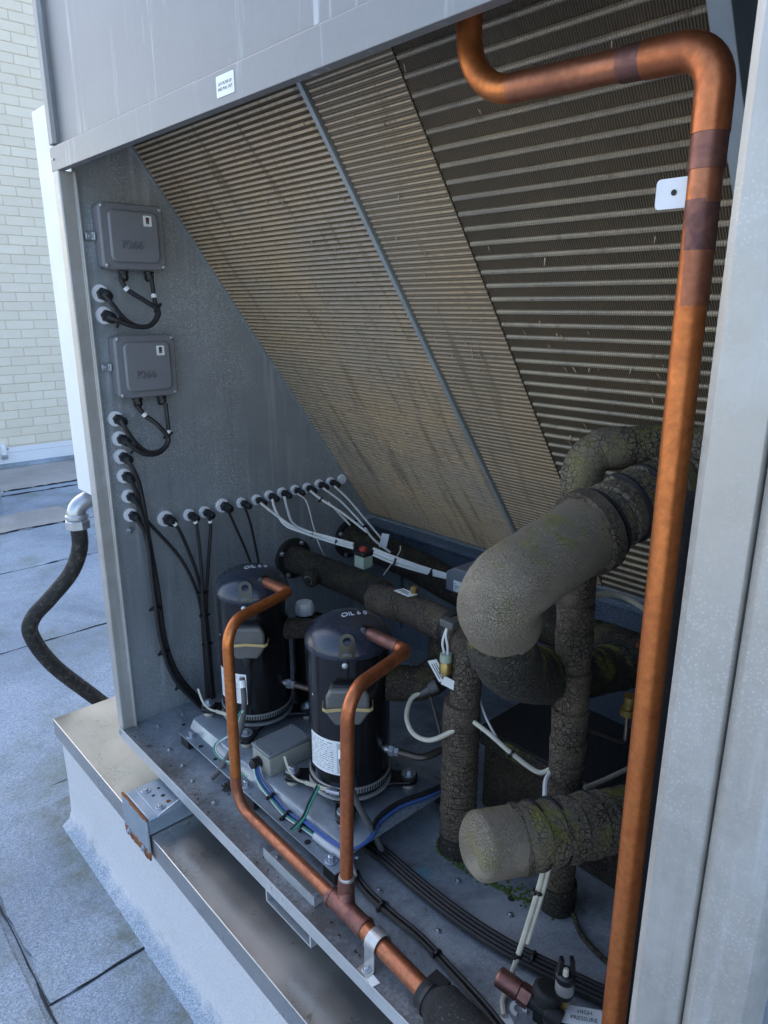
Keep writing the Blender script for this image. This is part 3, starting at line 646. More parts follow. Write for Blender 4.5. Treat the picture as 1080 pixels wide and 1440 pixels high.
# right-hand posts, butted
def rpost(x0, x1, rad):
    mb = MB(); mb.prism([(x0, .03), (x0, .0055), (x0 + .008, .0), (x1 - rad, .0), (x1 - rad * .3, rad * .3), (x1, rad), (x1, .055), (x1 - .003, .055), (x1 - .003, rad + .002), (x1 - rad, .003), (x0 + .003, .003), (x0 + .003, .03)],
        lambda u, v, t: (u, v, t), -.004, 1.75)
    o = obj('joint_post', mb, 'galv_post', cab, 25, bevel=.0008)
    return o
for p_, q_ in ((1.324, 1.3722), (1.3745, 1.428)):
    o = rpost(p_, q_, .004 if q_ < 1.4 else .012); o.location.y -= .003; o.location.z -= .0
mb = MB(); mb.box(1.378, 1.381, .06, .834, .0005, 1.75); obj('partition', mb, 'galv_panel', cab, 0)
# sticker on the beam
mb = MB(); mb.prism([(x + .6465, z + 1.279) for x, z in rrect(.0225, .0128, .002)], lambda u, v, t: (u, t, v), -.0006, -.0002)
st = obj('sticker', mb, 'white_sticker', cab, 0)
mb = text_mb('LIFT FILTER UP', .0052, lambda x, y, z: (.6465 + x, -.0008 - z * .1, 1.2812 + y)); text_mb('AND PULL OUT', .0052, lambda x, y, z: (.6465 + x, -.0008 - z * .1, 1.2752 + y), mb=mb)
obj('lettering', mb, 'ink', st, 0)
mb = MB(); disc(mb, (-.010, -.0005, 1.277), (0, -1, 0), .0022, .002, 8); obj('rivet', mb, 'zinc', cab)
# pan screws and small hardware
def floor_screw(x, y, r=.006):
    mb = MB(); mb.lathe([(r, 0), (r, .0012), (r * .55, .0016), (r * .5, .004), (r * .35, .0046)], (x, y, .0003), (0, 0, 1), 10); return obj('screw', mb, 'zinc_bolt', pan)
for x, y in ((.05, .07), (.10, .16), (.16, .045), (.235, .04), (.04, .14), (.30, .03), (.395, .03), (.93, .145), (.83, .12), (.99, .26), (.88, .25), (1.08, .07), (.80, .13), (1.13, .19), (.02, .2), (.58, .06)): floor_screw(x, y, random.choice((.0055, .007, .0065)))
for x, y, r in ((.085, .12, .005), (.97, .29, .007), (.07, .20, .005)):
    mb = MB(); mb.lathe([(r, 0), (r * .8, .0008)], (x, y, .0003), (0, 0, 1), 12); obj('plug', mb, 'rubber', pan)
mb = MB(); mb.prism([(.022, .0005), (.022, .021), (.0238, .021), (.0238, .0022), (.05, .0022), (.05, .0005)], lambda u, v, t: (t, u, v), .594, .752); ang = obj('angle_bracket', mb, 'galv', cab, 0)
for x in (.615, .735): hexbolt('screw', (x, .040, .0022), (0, 0, 1), .006, ang)
# fork pocket under the lip
mb = MB()
for b in ((.628, .632, .002, .5, -.062, -.028), (.763, .767, .002, .5, -.062, -.028), (.632, .763, .002, .5, -.062, -.059)): mb.box(*b)
obj('fork_pocket', mb, 'galv', cab, 0)
for x in (.30, .53, .655, .69, 1.02): mb = MB(); disc(mb, (x, -.0035, -.010), (0, -1, 0), .0028, .0014, 10); obj('rivet', mb, 'zinc', lip)
# foot rail that sits on the curb cap
foot = thing('support_foot', 'rust-edged blue-grey steel foot bracket under the pan, bolted over the curb cap', 'bracket', (.222, .1, -.1))
mb = MB(); mb.box(.163, .282, -.0695, .45, -.0985, -.056); obj('rail', mb, 'foot_galv', foot, 20, bevel=.004)
mb = MB(); mb.box(.158, .287, -.0755, -.0705, -.157, -.053); ep = obj('end_plate', mb, 'plate_rust', foot, 20, bevel=.0015)
rnd = random.Random(3)
def flakes(name, x0, x1, z0, z1, n):
    mb = MB()
    for i in range(n):
        x = rnd.uniform(x0, x1); z = rnd.uniform(z0, z1); k = rnd.randint(5, 8); r0 = rnd.uniform(.002, .0055)
        poly = [(x + r0 * rnd.uniform(.6, 1.5) * math.cos(2 * math.pi * j / k), z + r0 * rnd.uniform(.5, 1.2) * math.sin(2 * math.pi * j / k)) for j in range(k)]
        mb.prism(poly, lambda u, v, t: (min(max(u, .1582), .2868), t, min(max(v, -.1568), -.0532)), -.0758 - i * .00002, -.0764 - i * .00002)
    o = obj(name, mb, 'rust', ep, 0); o['kind'] = 'stuff'
flakes('rust_scale', .17, .28, -.156, -.150, 10)
for x in (.185, .258): hexbolt('nut', (x, -.0765, -.140), (0, -1, 0), .0085, ep)
mb = MB(); mb.box(.176, .292, -.05, .02, -.0555, -.0505); gp = obj('top_plate', mb, 'foot_galv', foot, 20, bevel=.001)
mb = MB(); mb.prism([(-.05, -.0503), (.02, -.0503), (.02, -.0275)], lambda u, v, t: (t, u, v), .290, .292); obj('gusset', mb, 'foot_galv', foot, 0)
for x, y in ((.196, -.033), (.268, -.033)): hexbolt('bolt', (x, y, -.0505), (0, 0, 1), .0105, gp)
for x, y, r in ((.222, -.028, .004), (.236, -.012, .005), (.262, -.012, .0055), (.206, -.008, .004)):
    mb = MB(); mb.lathe([(r, 0), (r * .9, .0004)], (x, y, -.0504), (0, 0, 1), 14); obj('bolt_hole', mb, 'rust' if r > .005 else 'rubber', gp)

# white enclosure beyond the end panel with its conduit
enc = thing('white_enclosure', 'white electrical enclosure fixed outside the end panel, seen edge-on', 'enclosure', (-.2, .35, .48))
mb = MB(); mb.box(-.405, -.031, .10, .60, .515, 1.445); obj('body', mb, 'white_paint', enc, 0, bevel=.004)
mb = MB(); mb.box(-.4, -.04, .595, .61, -.1, 1.0); mb.box(-.412, -.40, .56, .60, -.10, .70); obj('stand', mb, 'black_plastic', enc, 0)
con = thing('conduit', 'black weathered flexible conduit with a silver elbow dropping from the enclosure', 'conduit', (-.42, .05, -.25))
mb = MB(); cp = resample(spline(P['conduit']), .004); mb.tube(cp, [.0215 + (.0006 if i % 2 else 0) for i in range(len(cp))], 18); obj('hose', mb, 'conduit', con)
el = [Vector(q) for q in ((-.392, .175, .487), (-.398, .118, .482), (-.40, .088, .458), (-.40, .087, .428))]
mb = MB(); mb.tube(spline(el, 8), .0245, 18); obj('elbow', mb, 'zinc', con)
mb = MB(); mb.lathe([(.027, 0), (.0335, .003), (.0335, .024), (.029, .028)], (-.40, .087, .405), (0, 0, 1), 8); mb.lathe([(.029, 0), (.031, .003), (.031, .01), (.027, .014)], (-.40, .087, .434), (0, 0, 1), 22); obj('lock_nut', mb, 'zinc', con, 25)
mb = MB(); mb.box(-.43, -.365, .15, .17, .45, .514); obj('hub', mb, 'zinc', con, 20, bevel=.008)

# ------------------------------------------------------------------ condenser coil
CA = Vector((0, .8136, .3965)); CD = Vector((0, -.5763, .8173)); CN = Vector((0, -.8173, -.5763))
def cp3(x, s, h): return CA + Vector((x, 0, 0)) + CD * s + CN * h
def coil_box(mb, x0, x1, s0, s1, h0, h1):
    v = [cp3(x, s, h) for h in (h0, h1) for s in (s0, s1) for x in (x0, x1)]
    return mb.add(v, [(0, 2, 3, 1), (4, 5, 7, 6), (0, 1, 5, 4), (2, 6, 7, 3), (0, 4, 6, 2), (1, 3, 7, 5)])
def coil_rows(parent, x0, x1, pitch, wide, proud, s_end, name, mat, rounded=False):
    prof = [(-wide, -.003), (-wide, proud * .55), (-wide * .45, proud), (wide * .45, proud), (wide, proud * .55), (wide, -.003)] if rounded else [(-wide, -.003), (-wide * .9, proud), (wide * .9, proud), (wide, -.003)]
    mb = MB(); mb.prism(prof, lambda u, v, t: Vector((t, 0, 0)) + CD * u + CN * v, -(x1 - x0) / 2, (x1 - x0) / 2)
    o0 = None; s = pitch * .7
    while s < s_end:
        o = obj(name, mb, mat, parent, 0) if o0 is None else o0.copy()
        if o0 is not None: COL.objects.link(o)
        else: o0 = o; off = Vector(o.location) + wloc(parent)
        o.location = cp3((x0 + x1) / 2, s, random.uniform(-.0004, .0004)) + off - wloc(parent)
        s += pitch
coil = thing('condenser_coil', 'dusty tan finned condenser coil panel beside the control boxes', 'coil', cp3(.3, 0, 0), 'condenser coil panels')
mb = MB(); coil_box(mb, .004, .594, -.004, 1.36, -.05, 0); obj('fin_pack', mb, 'coil_fin', coil, 0)
coil_rows(coil, .006, .592, .0100, .0024, .0042, 1.19, 'coil_tube', 'coil_tube')
mb = MB(); coil_box(mb, -.0025, .0035, -.006, 1.36, -.04, .006); coil_box(mb, .0036, .594, -.010, -.0045, -.04, .004); obj('edge_channel', mb, 'coil_frame', coil, 0)
mb = MB(); coil_box(mb, .594, .6035, -.01, 1.36, -.04, .010); obj('divider_bar', mb, 'coil_frame', coil, 0, bevel=.001)
coil2 = thing('condenser_coil', 'wide-ribbed dark condenser coil panel behind the tall copper pipe', 'coil', cp3(.95, 0, 0), 'condenser coil panels')
mb = MB(); coil_box(mb, .606, 1.1985, -.004, 1.36, -.05, 0); obj('fin_pack', mb, 'coil_fin', coil2, 0)
coil_rows(coil2, .80, 1.1975, .0245, .0036, .0046, 1.19, 'coil_tube', 'coil_rib', True)
mb = MB(); coil_box(mb, .6065, .795, -.004, 1.36, .0008, .0026); obj('filter_screen', mb, 'filter_mesh', coil2, 0)
coil_rows(coil2, .6066, .795, .0100, .0013, .0044, 1.19, 'screen_wire', 'coil_tube')
mb = MB(); coil_box(mb, .6065, 1.1985, -.010, -.0045, -.04, .004); obj('edge_channel', mb, 'coil_frame', coil2, 0)
mb = MB(); coil_box(mb, 1.199, 1.222, -.01, 1.36, -.06, .012); obj('end_plate', mb, 'coil_frame', coil2, 0, bevel=.001)
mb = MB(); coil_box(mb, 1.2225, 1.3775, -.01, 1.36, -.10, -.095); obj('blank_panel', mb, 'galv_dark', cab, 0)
for par, xa, xb, n, kk in ((coil, .03, .58, 90, 5), (coil2, .62, 1.18, 70, 9)):
    rnd = random.Random(kk); mb = MB()
    for _ in range(n):
        x = rnd.uniform(xa, xb); s_ = rnd.choice((rnd.uniform(.45, 1.15), rnd.uniform(.62, .72), rnd.uniform(.1, 1.1))); L = rnd.uniform(.002, .007); w = rnd.uniform(.0006, .0016); a = rnd.uniform(-.5, .5)
        v = [cp3(x + L * a - w, s_ + L, .0052), cp3(x + L * a + w, s_ + L, .0058), cp3(x - L * a + w * .6, s_ - L, .0062), cp3(x - L * a - w, s_ - L, .0050), cp3(x, s_, .0036)]
        mb.add(v, [(0, 1, 2, 3), (0, 3, 4), (1, 4, 2)])
    o = obj('bent_fin', mb, 'coil_tube', par, 0); o['kind'] = 'stuff'

# ------------------------------------------------------------------ control boxes on the end panel
def control_box(y0, y1, z0, z1, label):
    w, h = (y1 - y0) / 2, (z1 - z0) / 2; cy, cz = (y0 + y1) / 2, (z0 + z1) / 2
    t = thing('control_box', label, 'control box', (.02, cy, z0), 'grey control boxes')
    f = lambda u, v, q: (q, cy + u, cz + v)
    mb = MB(); mb.prism(rrect(w - .002, h - .002, .010), f, -.0025, .026); obj('base', mb, 'box_grey', t, 30, bevel=.002)
    mb = MB(); mb.prism(rrect(w, h, .012), f, .0265, .037); lid = obj('lid', mb, 'box_grey', t, 30, bevel=.004, seg=3)
    mb = MB(); mb.prism(rrect(w - .016, h - .014, .013), f, .0368, .0455); obj('raised_face', mb, 'box_grey', lid, 30, bevel=.0045, seg=3)
    for a, b in ((-1, 1), (1, 1), (-1, -1), (1, -1)):
        mb = MB(); mb.lathe([(.0042, 0), (.0042, .002), (.003, .0035), (.001, .004)], (.037, cy + a * (w - .0075), cz + b * (h - .0075)), (1, 0, 0), 12); obj('lid_screw', mb, 'zinc', t)
    mb = text_mb('P266', .023, lambda x, y, z: (.0456 + z, cy - .008 + x, cz - h * .26 + y), .0024); obj('lettering', mb, 'box_text_shade', lid, 0, bevel=.0005)
    sy, sz = cy + w * .42, cz + h * .5
    mb = MB(); mb.prism(rrect(.0092, .0105, .0018), lambda u, v, q: (q, sy + u, sz + v), .0456, .0460); stk = obj('sticker', mb, 'white_sticker', lid, 0)
    mb = MB(); mb.box(.0461, .0463, sy - .0035, sy + .0035, sz - .0058, sz + .0072); obj('emblem', mb, 'ink', stk, 0)
    mb = MB(); mb.prism([(-.003, .001), (.002, .004), (.002, .0025), (.005, .0058), (.005, .0045), (-.001, .0005)], lambda u, v, q: (q, sy + u, sz + v), .0464, .0465); obj('emblem_mark', mb, 'ink_red', stk, 0)
    mb = MB()
    for k in (-.0018, .0006, .0024): mb.box(.0464, .0465, sy + k - .0004, sy + k + .0006, sz - .0045, sz - .002)
    mb.box(.0461, .0462, sy - .003, sy + .003, sz - .0085, sz - .0078); obj('emblem_text', mb, 'box_beige', stk, 0)
    mb = MB(); mb.box(.002, .006, y0 - .020, y0 + .004, cz - .008, cz + .008); mb.box(.002, .014, y0 - .004, y0 - .0015, cz - .008, cz + .008); ear = obj('mounting_ear', mb, 'zinc', t, 20, bevel=.001)
    hexbolt('screw', (.006, y0 - .011, cz), (1, 0, 0), .0065, ear)
    for a in (-.30, .52):
        mb = MB(); c = (.016, cy + a * w, z0 - .001); mb.lathe([(.0095, 0), (.011, .001), (.011, .006), (.0085, .0065), (.0085, .008)], c, (0, 0, -1), 20); mb.lathe([(.0105, .008), (.0105, .017), (.008, .021), (.006, .0215)], c, (0, 0, -1), 8); obj('cable_gland', mb, 'black_plastic', t, 25)
    return t
control_box(.059, .198, 1.073, 1.203, 'upper grey control box marked P266 on the galvanised end panel')
control_box(.064, .202, .805, .939, 'lower grey control box marked P266 with looped cables below')

# ------------------------------------------------------------------ cable glands in the end panel
def gland(y, z, r, label, group, dirn, blank=False):
    t = thing('cable_gland', label, 'cable gland', (0, y, z - r), group)
    mb = MB(); mb.lathe([(r, -.003), (r, .0015), (r * .93, .0028)], (0, y, z), (1, 0, 0), 24); obj('washer', mb, 'washer_white', t)
    if blank: return
    d = Vector(dirn).normalized(); k = r / .0165; c = Vector((.002, y + .003, z - .001))
    mb = MB(); mb.lathe([(.0112 * k, 0), (.0118 * k, .001), (.0118 * k, .008), (.0095 * k, .010)], c, (1, 0, 0), 6)
    mb.lathe([(.0095 * k, .008), (.0108 * k, .010), (.0108 * k, .022), (.0085 * k, .028), (.0062 * k, .030)], c, (Vector((1, 0, 0)) + d * .25), 10); obj('body', mb, 'black_plastic', t, 25)
in_col = 'in the upright column below the lower control box'
GP = [('under the upper control box', 'glands beside the upper control box', [(.060, 1.025, .0185), (.064, .980, .0185)]),
      (in_col, 'upright column of glands', [(.065, .759, .017), (.069, .714, .017), (.069, .673, .017), (.071, .628, .017), (.076, .579, .016), (.076, .534, .016)]),
      ('in the level row on the end panel', 'level row of glands', [(.16, .508, .0195), (.222, .505, .015), (.264, .504, .015), (.315, .511, .018), (.371, .508, .014), (.417, .508, .0145), (.457, .512, .0145), (.498, .513, .0145), (.541, .513, .0145), (.582, .512, .0145), (.624, .515, .0145), (.665, .515, .0145)])]
for where, grp, lst in GP:
    for i, (y, z, r) in enumerate(lst):
        wh = 'topmost' if 'row' not in where and i == 0 else (ORD[i] + (' from the post' if 'row' in where else ' from the top'))
        gland(y, z, r, f'black cable gland, {wh} {where}', grp, (0, .5, -.6))
gland(.707, .516, .0145, 'bare pale washer plug at the coil end of the gland row', 'level row of glands', (0, 0, -1), True)
t_ = hexbolt('panel_screw', (.0, .071, .497), (1, 0, 0), .0085, None); tag(t_, 'washer-headed screw in the end panel below the lowest column gland', 'screw')

# ------------------------------------------------------------------ cables
def cable(name, key, r, mat, label, cat='cable', group=None, seg=8, n=8, zmin=None, off=(0, 0, 0)):
    pts = [Vector(p) + Vector(off) for p in P[key]]
    if zmin is not None: pts = [Vector((p.x, p.y, max(p.z, zmin))) for p in pts]
    pts = spline(pts, seg)
    if zmin is not None: pts = [Vector((p.x, p.y, max(p.z, zmin))) for p in pts]
    mb = MB(); mb.tube(pts, r, n); o = obj(name, mb, mat); tag(o, label, cat, group); return o, pts
def band(pts, i, r, parent, mat='white_sticker', L=.008):
    a = pts[i]; d = (pts[min(i + 1, len(pts) - 1)] - pts[i - 1]).normalized(); mb = MB(); mb.cyl(a - d * L / 2, a + d * L / 2, r, r, 12); return obj('sleeve', mb, mat, parent)
def tie(c, d, r, parent, mat='black_plastic'):
    d = Vector(d).normalized(); mb = MB(); mb.lathe([(r, -.0022), (r + .0012, -.0018), (r + .0012, .0018), (r, .0022)], c, d, 14)
    sd = d.cross(Vector((1, 0, .2))).normalized(); mb.obox(Vector(c) + sd * (r + .002), sd * .004, d * .0025, d.cross(sd) * .003); return obj('cable_tie', mb, mat, parent)
LB = ['black cable looping from the topmost gland to the upper control box', 'black cable looping from the second gland to the upper control box',
      'black cable looping from the column top gland to the lower control box', 'black cable looping from the second column gland to the lower control box']
for i in range(4):
    o, pts = cable('cable', f'loop_{i+1}', .0052 if i % 2 else .0048, 'cable_black', LB[i], group='looped box cables', n=10)
    band(pts, len(pts) - 8, .0062, o)
    if i % 2: tie(pts[9], pts[10] - pts[9], .0085, o); tie(pts[34], pts[35] - pts[34], .009, o)
for i in range(4):
    o, pts = cable('cable', f'drop_{i+1}', .0052, 'cable_black', f'black cable dropping from the {ORD[i+2]} gland of the upright column to the pan', group='column drop cables', n=10, zmin=.006)
    if i == 2:
        for k in (26, 34, 42): tie(pts[k] + Vector((-.006, .004, 0)), pts[k + 1] - pts[k], .0115, o)
LB = {5: 'black cable from the first gland of the row, dropping behind the rails', 6: 'black cable from the second gland of the row to the pan', 7: 'black cable from the third gland of the row to the pan', 8: 'black cable branching from the column bundle across to the row drop', 9: 'thin black cable from the fourth row gland behind the rear compressor', 10: 'thin black cable from the fifth row gland behind the rear compressor'}
for i in range(5, 11):
    o, pts = cable('cable', f'drop_{i}', .0044 if i < 9 else .0034, 'cable_black', LB[i], group='row drop cables', zmin=.005)
    if i in (5, 6, 7): band(pts, 5, .0052, o, L=.006)
    if i == 6:
        for k in (22, 27, 33): tie(pts[min(k, len(pts) - 2)] + Vector((-.008, .003, 0)), (0, 0, 1), .0105, o)
LB = ['white cable from the sixth row gland into the tied bundle', 'white cable from the seventh row gland into the tied bundle', 'white cable from the eighth row gland into the tied bundle', 'single thin white cable hanging from the ninth row gland', 'white cable from the tenth row gland ending over the rear flange', 'short white branch lead tied below the tenth row gland', 'white cable from the eleventh row gland with a blue tag', 'white cable from the twelfth row gland to the back sheet']
for i in range(8):
    o, pts = cable('cable', f'white_{i+1}', (.0036, .0036, .0036, .0025, .0034, .0028, .0032, .003)[i], 'cable_white', LB[i], group='white sensor cables')
    if i == 0:
        tie(pts[20], pts[21] - pts[20], .0085, o); tie(pts[27], pts[28] - pts[27], .0085, o)
    if i == 6: tie(pts[18], pts[19] - pts[18], .006, o)
    if i == 4: tie(pts[8], pts[9] - pts[8], .005, o)
    if i == 6:
        mb = MB(); mb.obox(pts[-6] + Vector((.012, .006, .012)), (.004, .002, .02), (.006, .008, -.002), (.0006, -.0006, 0)); obj('name_tag', mb, 'washer_white', o)
for i in range(4):
    o, pts = cable('cable', f'bundle_{i+1}', .0034, 'cable_white', f'white cable, {ORD[i]} strand of the bundle running into the grey actuator', group='actuator bundle')
    if i == 1:
        tie(pts[8], pts[9] - pts[8], .009, o); tie(pts[18], pts[19] - pts[18], .009, o)
mb = MB(); mb.tube(spline(P['tie_a']), .0016, 6); tag(obj('cable_tie', mb, 'cable_cream'), 'loose pale cable tie tail poking down from the white bundle', 'cable tie')
o, pts = cable('earth_wire', 'earth_1', .0022, 'cable_green', 'green earth wire from the rear compressor band down to the rail', 'wire', 'green earth wires', zmin=.032)
mb = MB(); mb.tube([p + Vector((.004, .002, .001)) for p in pts], .0022, 8); obj('second_core', mb, 'cable_white', o)
o, pts = cable('earth_wire', 'earth_2', .0024, 'cable_green', 'green earth wire from the front compressor band clamp to the loom', 'wire', 'green earth wires', zmin=.034)
mb = MB(); mb.tube([p + Vector((-.004, -.002, .001)) for p in pts], .0022, 8); obj('second_core', mb, 'cable_black', o)
LO = Vector((0, -.006, .002))
o, pts = cable('wiring_loom', 'loom_1', .0028, 'cable_blue', 'tied blue, green and white loom along the front rail', 'cable', zmin=.032)
for dx, m, rr in ((Vector((.003, .006, .002)), 'cable_white', .0026), (Vector((-.003, -.004, .003)), 'cable_green', .0024), (Vector((.001, .003, .006)), 'cable_blue', .0022), (Vector((0, -.006, .001)), 'cable_white', .002)):
    mb = MB(); mb.tube([p + dx for p in pts], rr, 8); obj('core', mb, m, o)
for k in (16, 24, 31): tie(pts[k] + Vector((0, 0, .003)), pts[k + 1] - pts[k], .0082, o)
mb = MB(); a, b = [Vector(q) for q in P['tape_sleeve']]; mb.tube(spline([a, b, Vector((.73, .112, .034)), Vector((.76, .102, .02))], 8), .0092, 12); obj('tape_sleeve', mb, 'cable_white', o)
o, pts = cable('wire', 'blue_1', .0024, 'cable_blue', 'pair of blue wires curving round behind the front compressor', 'wire', zmin=.053, off=(0, 0, .004))
mb = MB(); mb.tube([p + Vector((.004, .004, .002)) for p in pts], .0024, 8); obj('second_core', mb, 'cable_blue', o)
mb = MB(); mb.tube([p + Vector((-.004, .006, .006)) for p in pts[26:]], .0045, 8); obj('black_jacket', mb, 'cable_black', o)
for i in range(2):
    o, pts = cable('cable', f'floor_{i+1}', .004, 'cable_black', ('black cable on the pan running beside the copper header', 'black cable hugging the one beside the copper header')[i], group='cables beside the header', zmin=.0045)
    if i == 0:
        for k in (20, 36): tie(pts[k] + Vector((.001, .004, .001)), pts[k + 1] - pts[k], .0078, o)
for i in range(4):
    o, pts = cable('cable', f'pan_{i+1}', .0052, 'cable_black', f'dirty black cable, {ORD[i]} of four side by side across the pan under the insulated pipes', group='cables across the pan', zmin=.0056)
    if i == 1: tie(pts[36], pts[37] - pts[36], .0115, o)
for i in range(2):
    pts = [Vector(q) for q in (((.332, .150, .222), (.352, .140, .17), (.348, .125, .10), (.334, .086, .030), (.330, .060, .0085)) if i == 0 else ((.682, .146, .222), (.690, .142, .19), (.705, .158, .12), (.728, .178, .055), (.745, .19, .0085)))]
    pts = spline(pts); mb = MB(); mb.tube(pts, .0062, 12); o = obj('cable', mb, 'hose_grey')
    tag(o, ('grey motor lead running down from the rear compressor terminal cover', 'grey motor lead running down from the front compressor terminal cover')[i], 'cable', 'compressor motor leads')
    band(pts, 2, .0075, o, L=.016)

# ------------------------------------------------------------------ compressor platform
rail = thing('mounting_rail', 'galvanised hat-section rail plate carrying both compressors', 'rail', (.45, .24, 0))
mb = MB(); prof = [(.077, .026), (.077, .0285), (.106, .0285), (.116, .0485), (.124, .0515), (.356, .0515), (.364, .0485), (.374, .0285), (.403, .0285), (.403, .026), (.372, .026), (.362, .046), (.354, .049), (.126, .049), (.118, .046), (.108, .026)]
mb.prism(prof, lambda u, v, t: (t, u, v), .150, .742); obj('plate', mb, 'galv_rail', rail, 30, bevel=.0006)
for x in (.172, .455, .722):
    for y in (.0925, .3875):
        mb = MB(); mb.box(x - .018, x + .018, y - .0145, y + .0145, .0003, .0258); obj('rubber_block', mb, 'rubber', rail, 0, bevel=.002)
        hexbolt('bolt', (x + (.010 if x < .3 else -.010 if x > .6 else -.03), y, .0285), (0, 0, 1), .0125, rail, h=.011)
for x, r in ((.235, .006), (.42, .005), (.56, .006), (.645, .0068), (.30, .005)):
    mb = MB(); mb.lathe([(r, 0), (r * .96, .0005)], (x, .0885, .0286), (0, 0, 1), 16); obj('bolt_hole', mb, 'rubber', rail)

# ------------------------------------------------------------------ compressors
PROF = [(.077, .302), (.0832, .301), (.0845, .303), (.0845, .311), (.0835, .3145), (.0805, .321), (.0735, .3325), (.061, .3435), (.042, .3525), (.020, .3568), (.0005, .358)]
def dome_z(r):
    pr = sorted((a, b) for a, b in PROF[3:])
    for (r0, z0), (r1, z1) in zip(pr, pr[1:]):
        if r0 <= r <= r1: return z0 + (z1 - z0) * (r - r0) / (r1 - r0)
    return .32
FA = R(-41)
def compressor(cx, cy, label):
    B = Vector((cx, cy, .075)); t = thing('compressor', label, 'compressor', B, 'scroll compressors')
    L = lambda x, y, z: (B.x + x, B.y + y, B.z + z)
    def P3(a, r, z): return Vector(L(math.cos(a) * r, math.sin(a) * r, z))
    mb = MB(); mb.lathe([(.02, -.012), (.066, -.012), (.075, -.006), (.079, .006), (.0805, .02), (.0805, .3005), (.076, .3015)], B, (0, 0, 1), 64); shell = obj('shell', mb, 'black_paint', t, 40)
    mb = MB(); mb.lathe(PROF, B, (0, 0, 1), 64); dome = obj('dome', mb, 'dome_sky_tint', t, 40)
    # lifting lug
    ra = Vector((math.cos(FA), math.sin(FA), 0)); ta = Vector((-math.sin(FA), math.cos(FA), 0)); zz = Vector((0, 0, 1))
    mb = MB(); pl = [(.0165, -.018), (.0145, -.016)] 
    outer = [(-.0165, -.022), (.0165, -.022), (.0145, .010)] + [(.0145 * math.cos(R(a)), .010 + .0145 * math.sin(R(a))) for a in range(15, 180, 15)] + [(-.0145, .010)]
    hole = [(.0075 * math.cos(R(a)), .010 + .0075 * math.sin(R(a))) for a in range(0, 360, 24)]
    c0 = P3(FA, .0745, .327); f = lambda u, v, q: c0 + ta * u + (zz * .96 + ra * -.26) * v + (ra * .96 + zz * .26) * q
    no, nh = len(outer), len(hole)
    # plate with a real hole: bridge the two outlines by nearest angle
    def ring(poly, q): return [f(a, b, q) for a, b in poly]
    k = 48
    def samp(poly):
        out = []
        for i in range(k):
            ang_ = 2 * math.pi * i / k; d = Vector((math.cos(ang_), math.sin(ang_))); best = .0
            for (x0, y0), (x1, y1) in zip(poly, poly[1:] + poly[:1]):
                a0 = Vector((x0, y0 - .010)); e = Vector((x1 - x0, y1 - y0)); den = d.x * e.y - d.y * e.x
                if abs(den) < 1e-9: continue
                s_ = (a0.x * e.y - a0.y * e.x) / den; u_ = (a0.x * d.y - a0.y * d.x) / den
                if -1e-6 <= u_ <= 1 + 1e-6 and s_ > best: best = s_
            out.append((d.x * best, .010 + d.y * best))
        return out
    so, sh = samp(outer), [(.0075 * math.cos(2 * math.pi * i / k), .010 + .0075 * math.sin(2 * math.pi * i / k)) for i in range(k)]
    v = ring(so, 0) + ring(sh, 0) + ring(so, .005) + ring(sh, .005); fc = []
    for i in range(k):
        j = (i + 1) % k
        fc += [(i, k + i, k + j, j), (2 * k + i, 2 * k + j, 3 * k + j, 3 * k + i), (i, j, 2 * k + j, 2 * k + i), (k + i, 3 * k + i, 3 * k + j, k + j)]
    mb.add(v, fc); obj('lifting_lug', mb, 'black_paint', t, 40)
    # terminal housing and clear cover with its wire strap
    oct_ = [(-.040, .022), (-.032, .036), (.032, .036), (.040, .022), (.040, -.012), (.024, -.038), (-.024, -.038), (-.040, -.012)]
    cz = .218
    g = lambda u, v, q: P3(FA, q, cz + v) + ta * u
    mb = MB(); mb.prism([(a * .92, b * .92 + .004) for a, b in oct_], g, .068, .090); obj('terminal_housing', mb, 'black_plastic', t, 30, bevel=.004)
    mb = MB(); mb.prism(oct_, g, .0905, .1045); cov = obj('terminal_cover', mb, 'clear_cover', t, 30, bevel=.0055, seg=3)
    mb = MB(); pts = [g(-.046, .0, .082), g(-.046, -.002, .104), g(-.040, -.004, .1072), g(0, -.001, .1068), g(.040, -.004, .1072), g(.046, -.002, .104), g(.046, .0, .082)]
    for a, b in zip(pts, pts[1:]):
        d = (b - a); m_ = d.cross(zz).normalized(); mb.obox((a + b) / 2, d / 2 * 1.02, zz * .0033, m_ * .0007)
    obj('cover_strap', mb, 'tan_strap', cov)
    mb = MB(); mb.lathe([(.013, 0), (.013, .008), (.010, .014), (.0085, .020)], g(.002, -.036, .094), (0, 0, -1), 10); obj('lead_grommet', mb, 'black_plastic', t, 30)
    # name plate wrapped on the shell
    mb = MB(); a0, a1, n = R(-106), R(-47), 20; mb.uv = []
    vs = []; fs = []
    for i in range(n + 1):
        a = a0 + (a1 - a0) * i / n
        for z in (.055, .13): vs.append(P3(a, .0812, z)); mb.uv.append((i / n, 0. if z < .1 else 1.))
    for i in range(n): fs.append((2 * i, 2 * i + 2, 2 * i + 3, 2 * i + 1))
    mb.add(vs, fs); obj('name_plate', mb, 'label_print', shell)
    # crankcase heater band with ribs, clamp and tail
    mb = MB(); mb.lathe([(.0812, .014), (.0832, .015), (.0832, .026), (.0812, .027)], B, (0, 0, 1), 64); hb = obj('heater_band', mb, 'silver_band', t, 40)
    mb = MB()
    for i in range(90):
        a = 2 * math.pi * i / 90; c = P3(a, .0838, .0205); d = Vector((-math.sin(a), math.cos(a), 0)); mb.obox(c, d * .0012 + zz * .001, zz * .0042, Vector((math.cos(a), math.sin(a), 0)) * .0007)
    o = obj('band_rib', mb, 'black_plastic', hb, 0); o['kind'] = 'stuff'
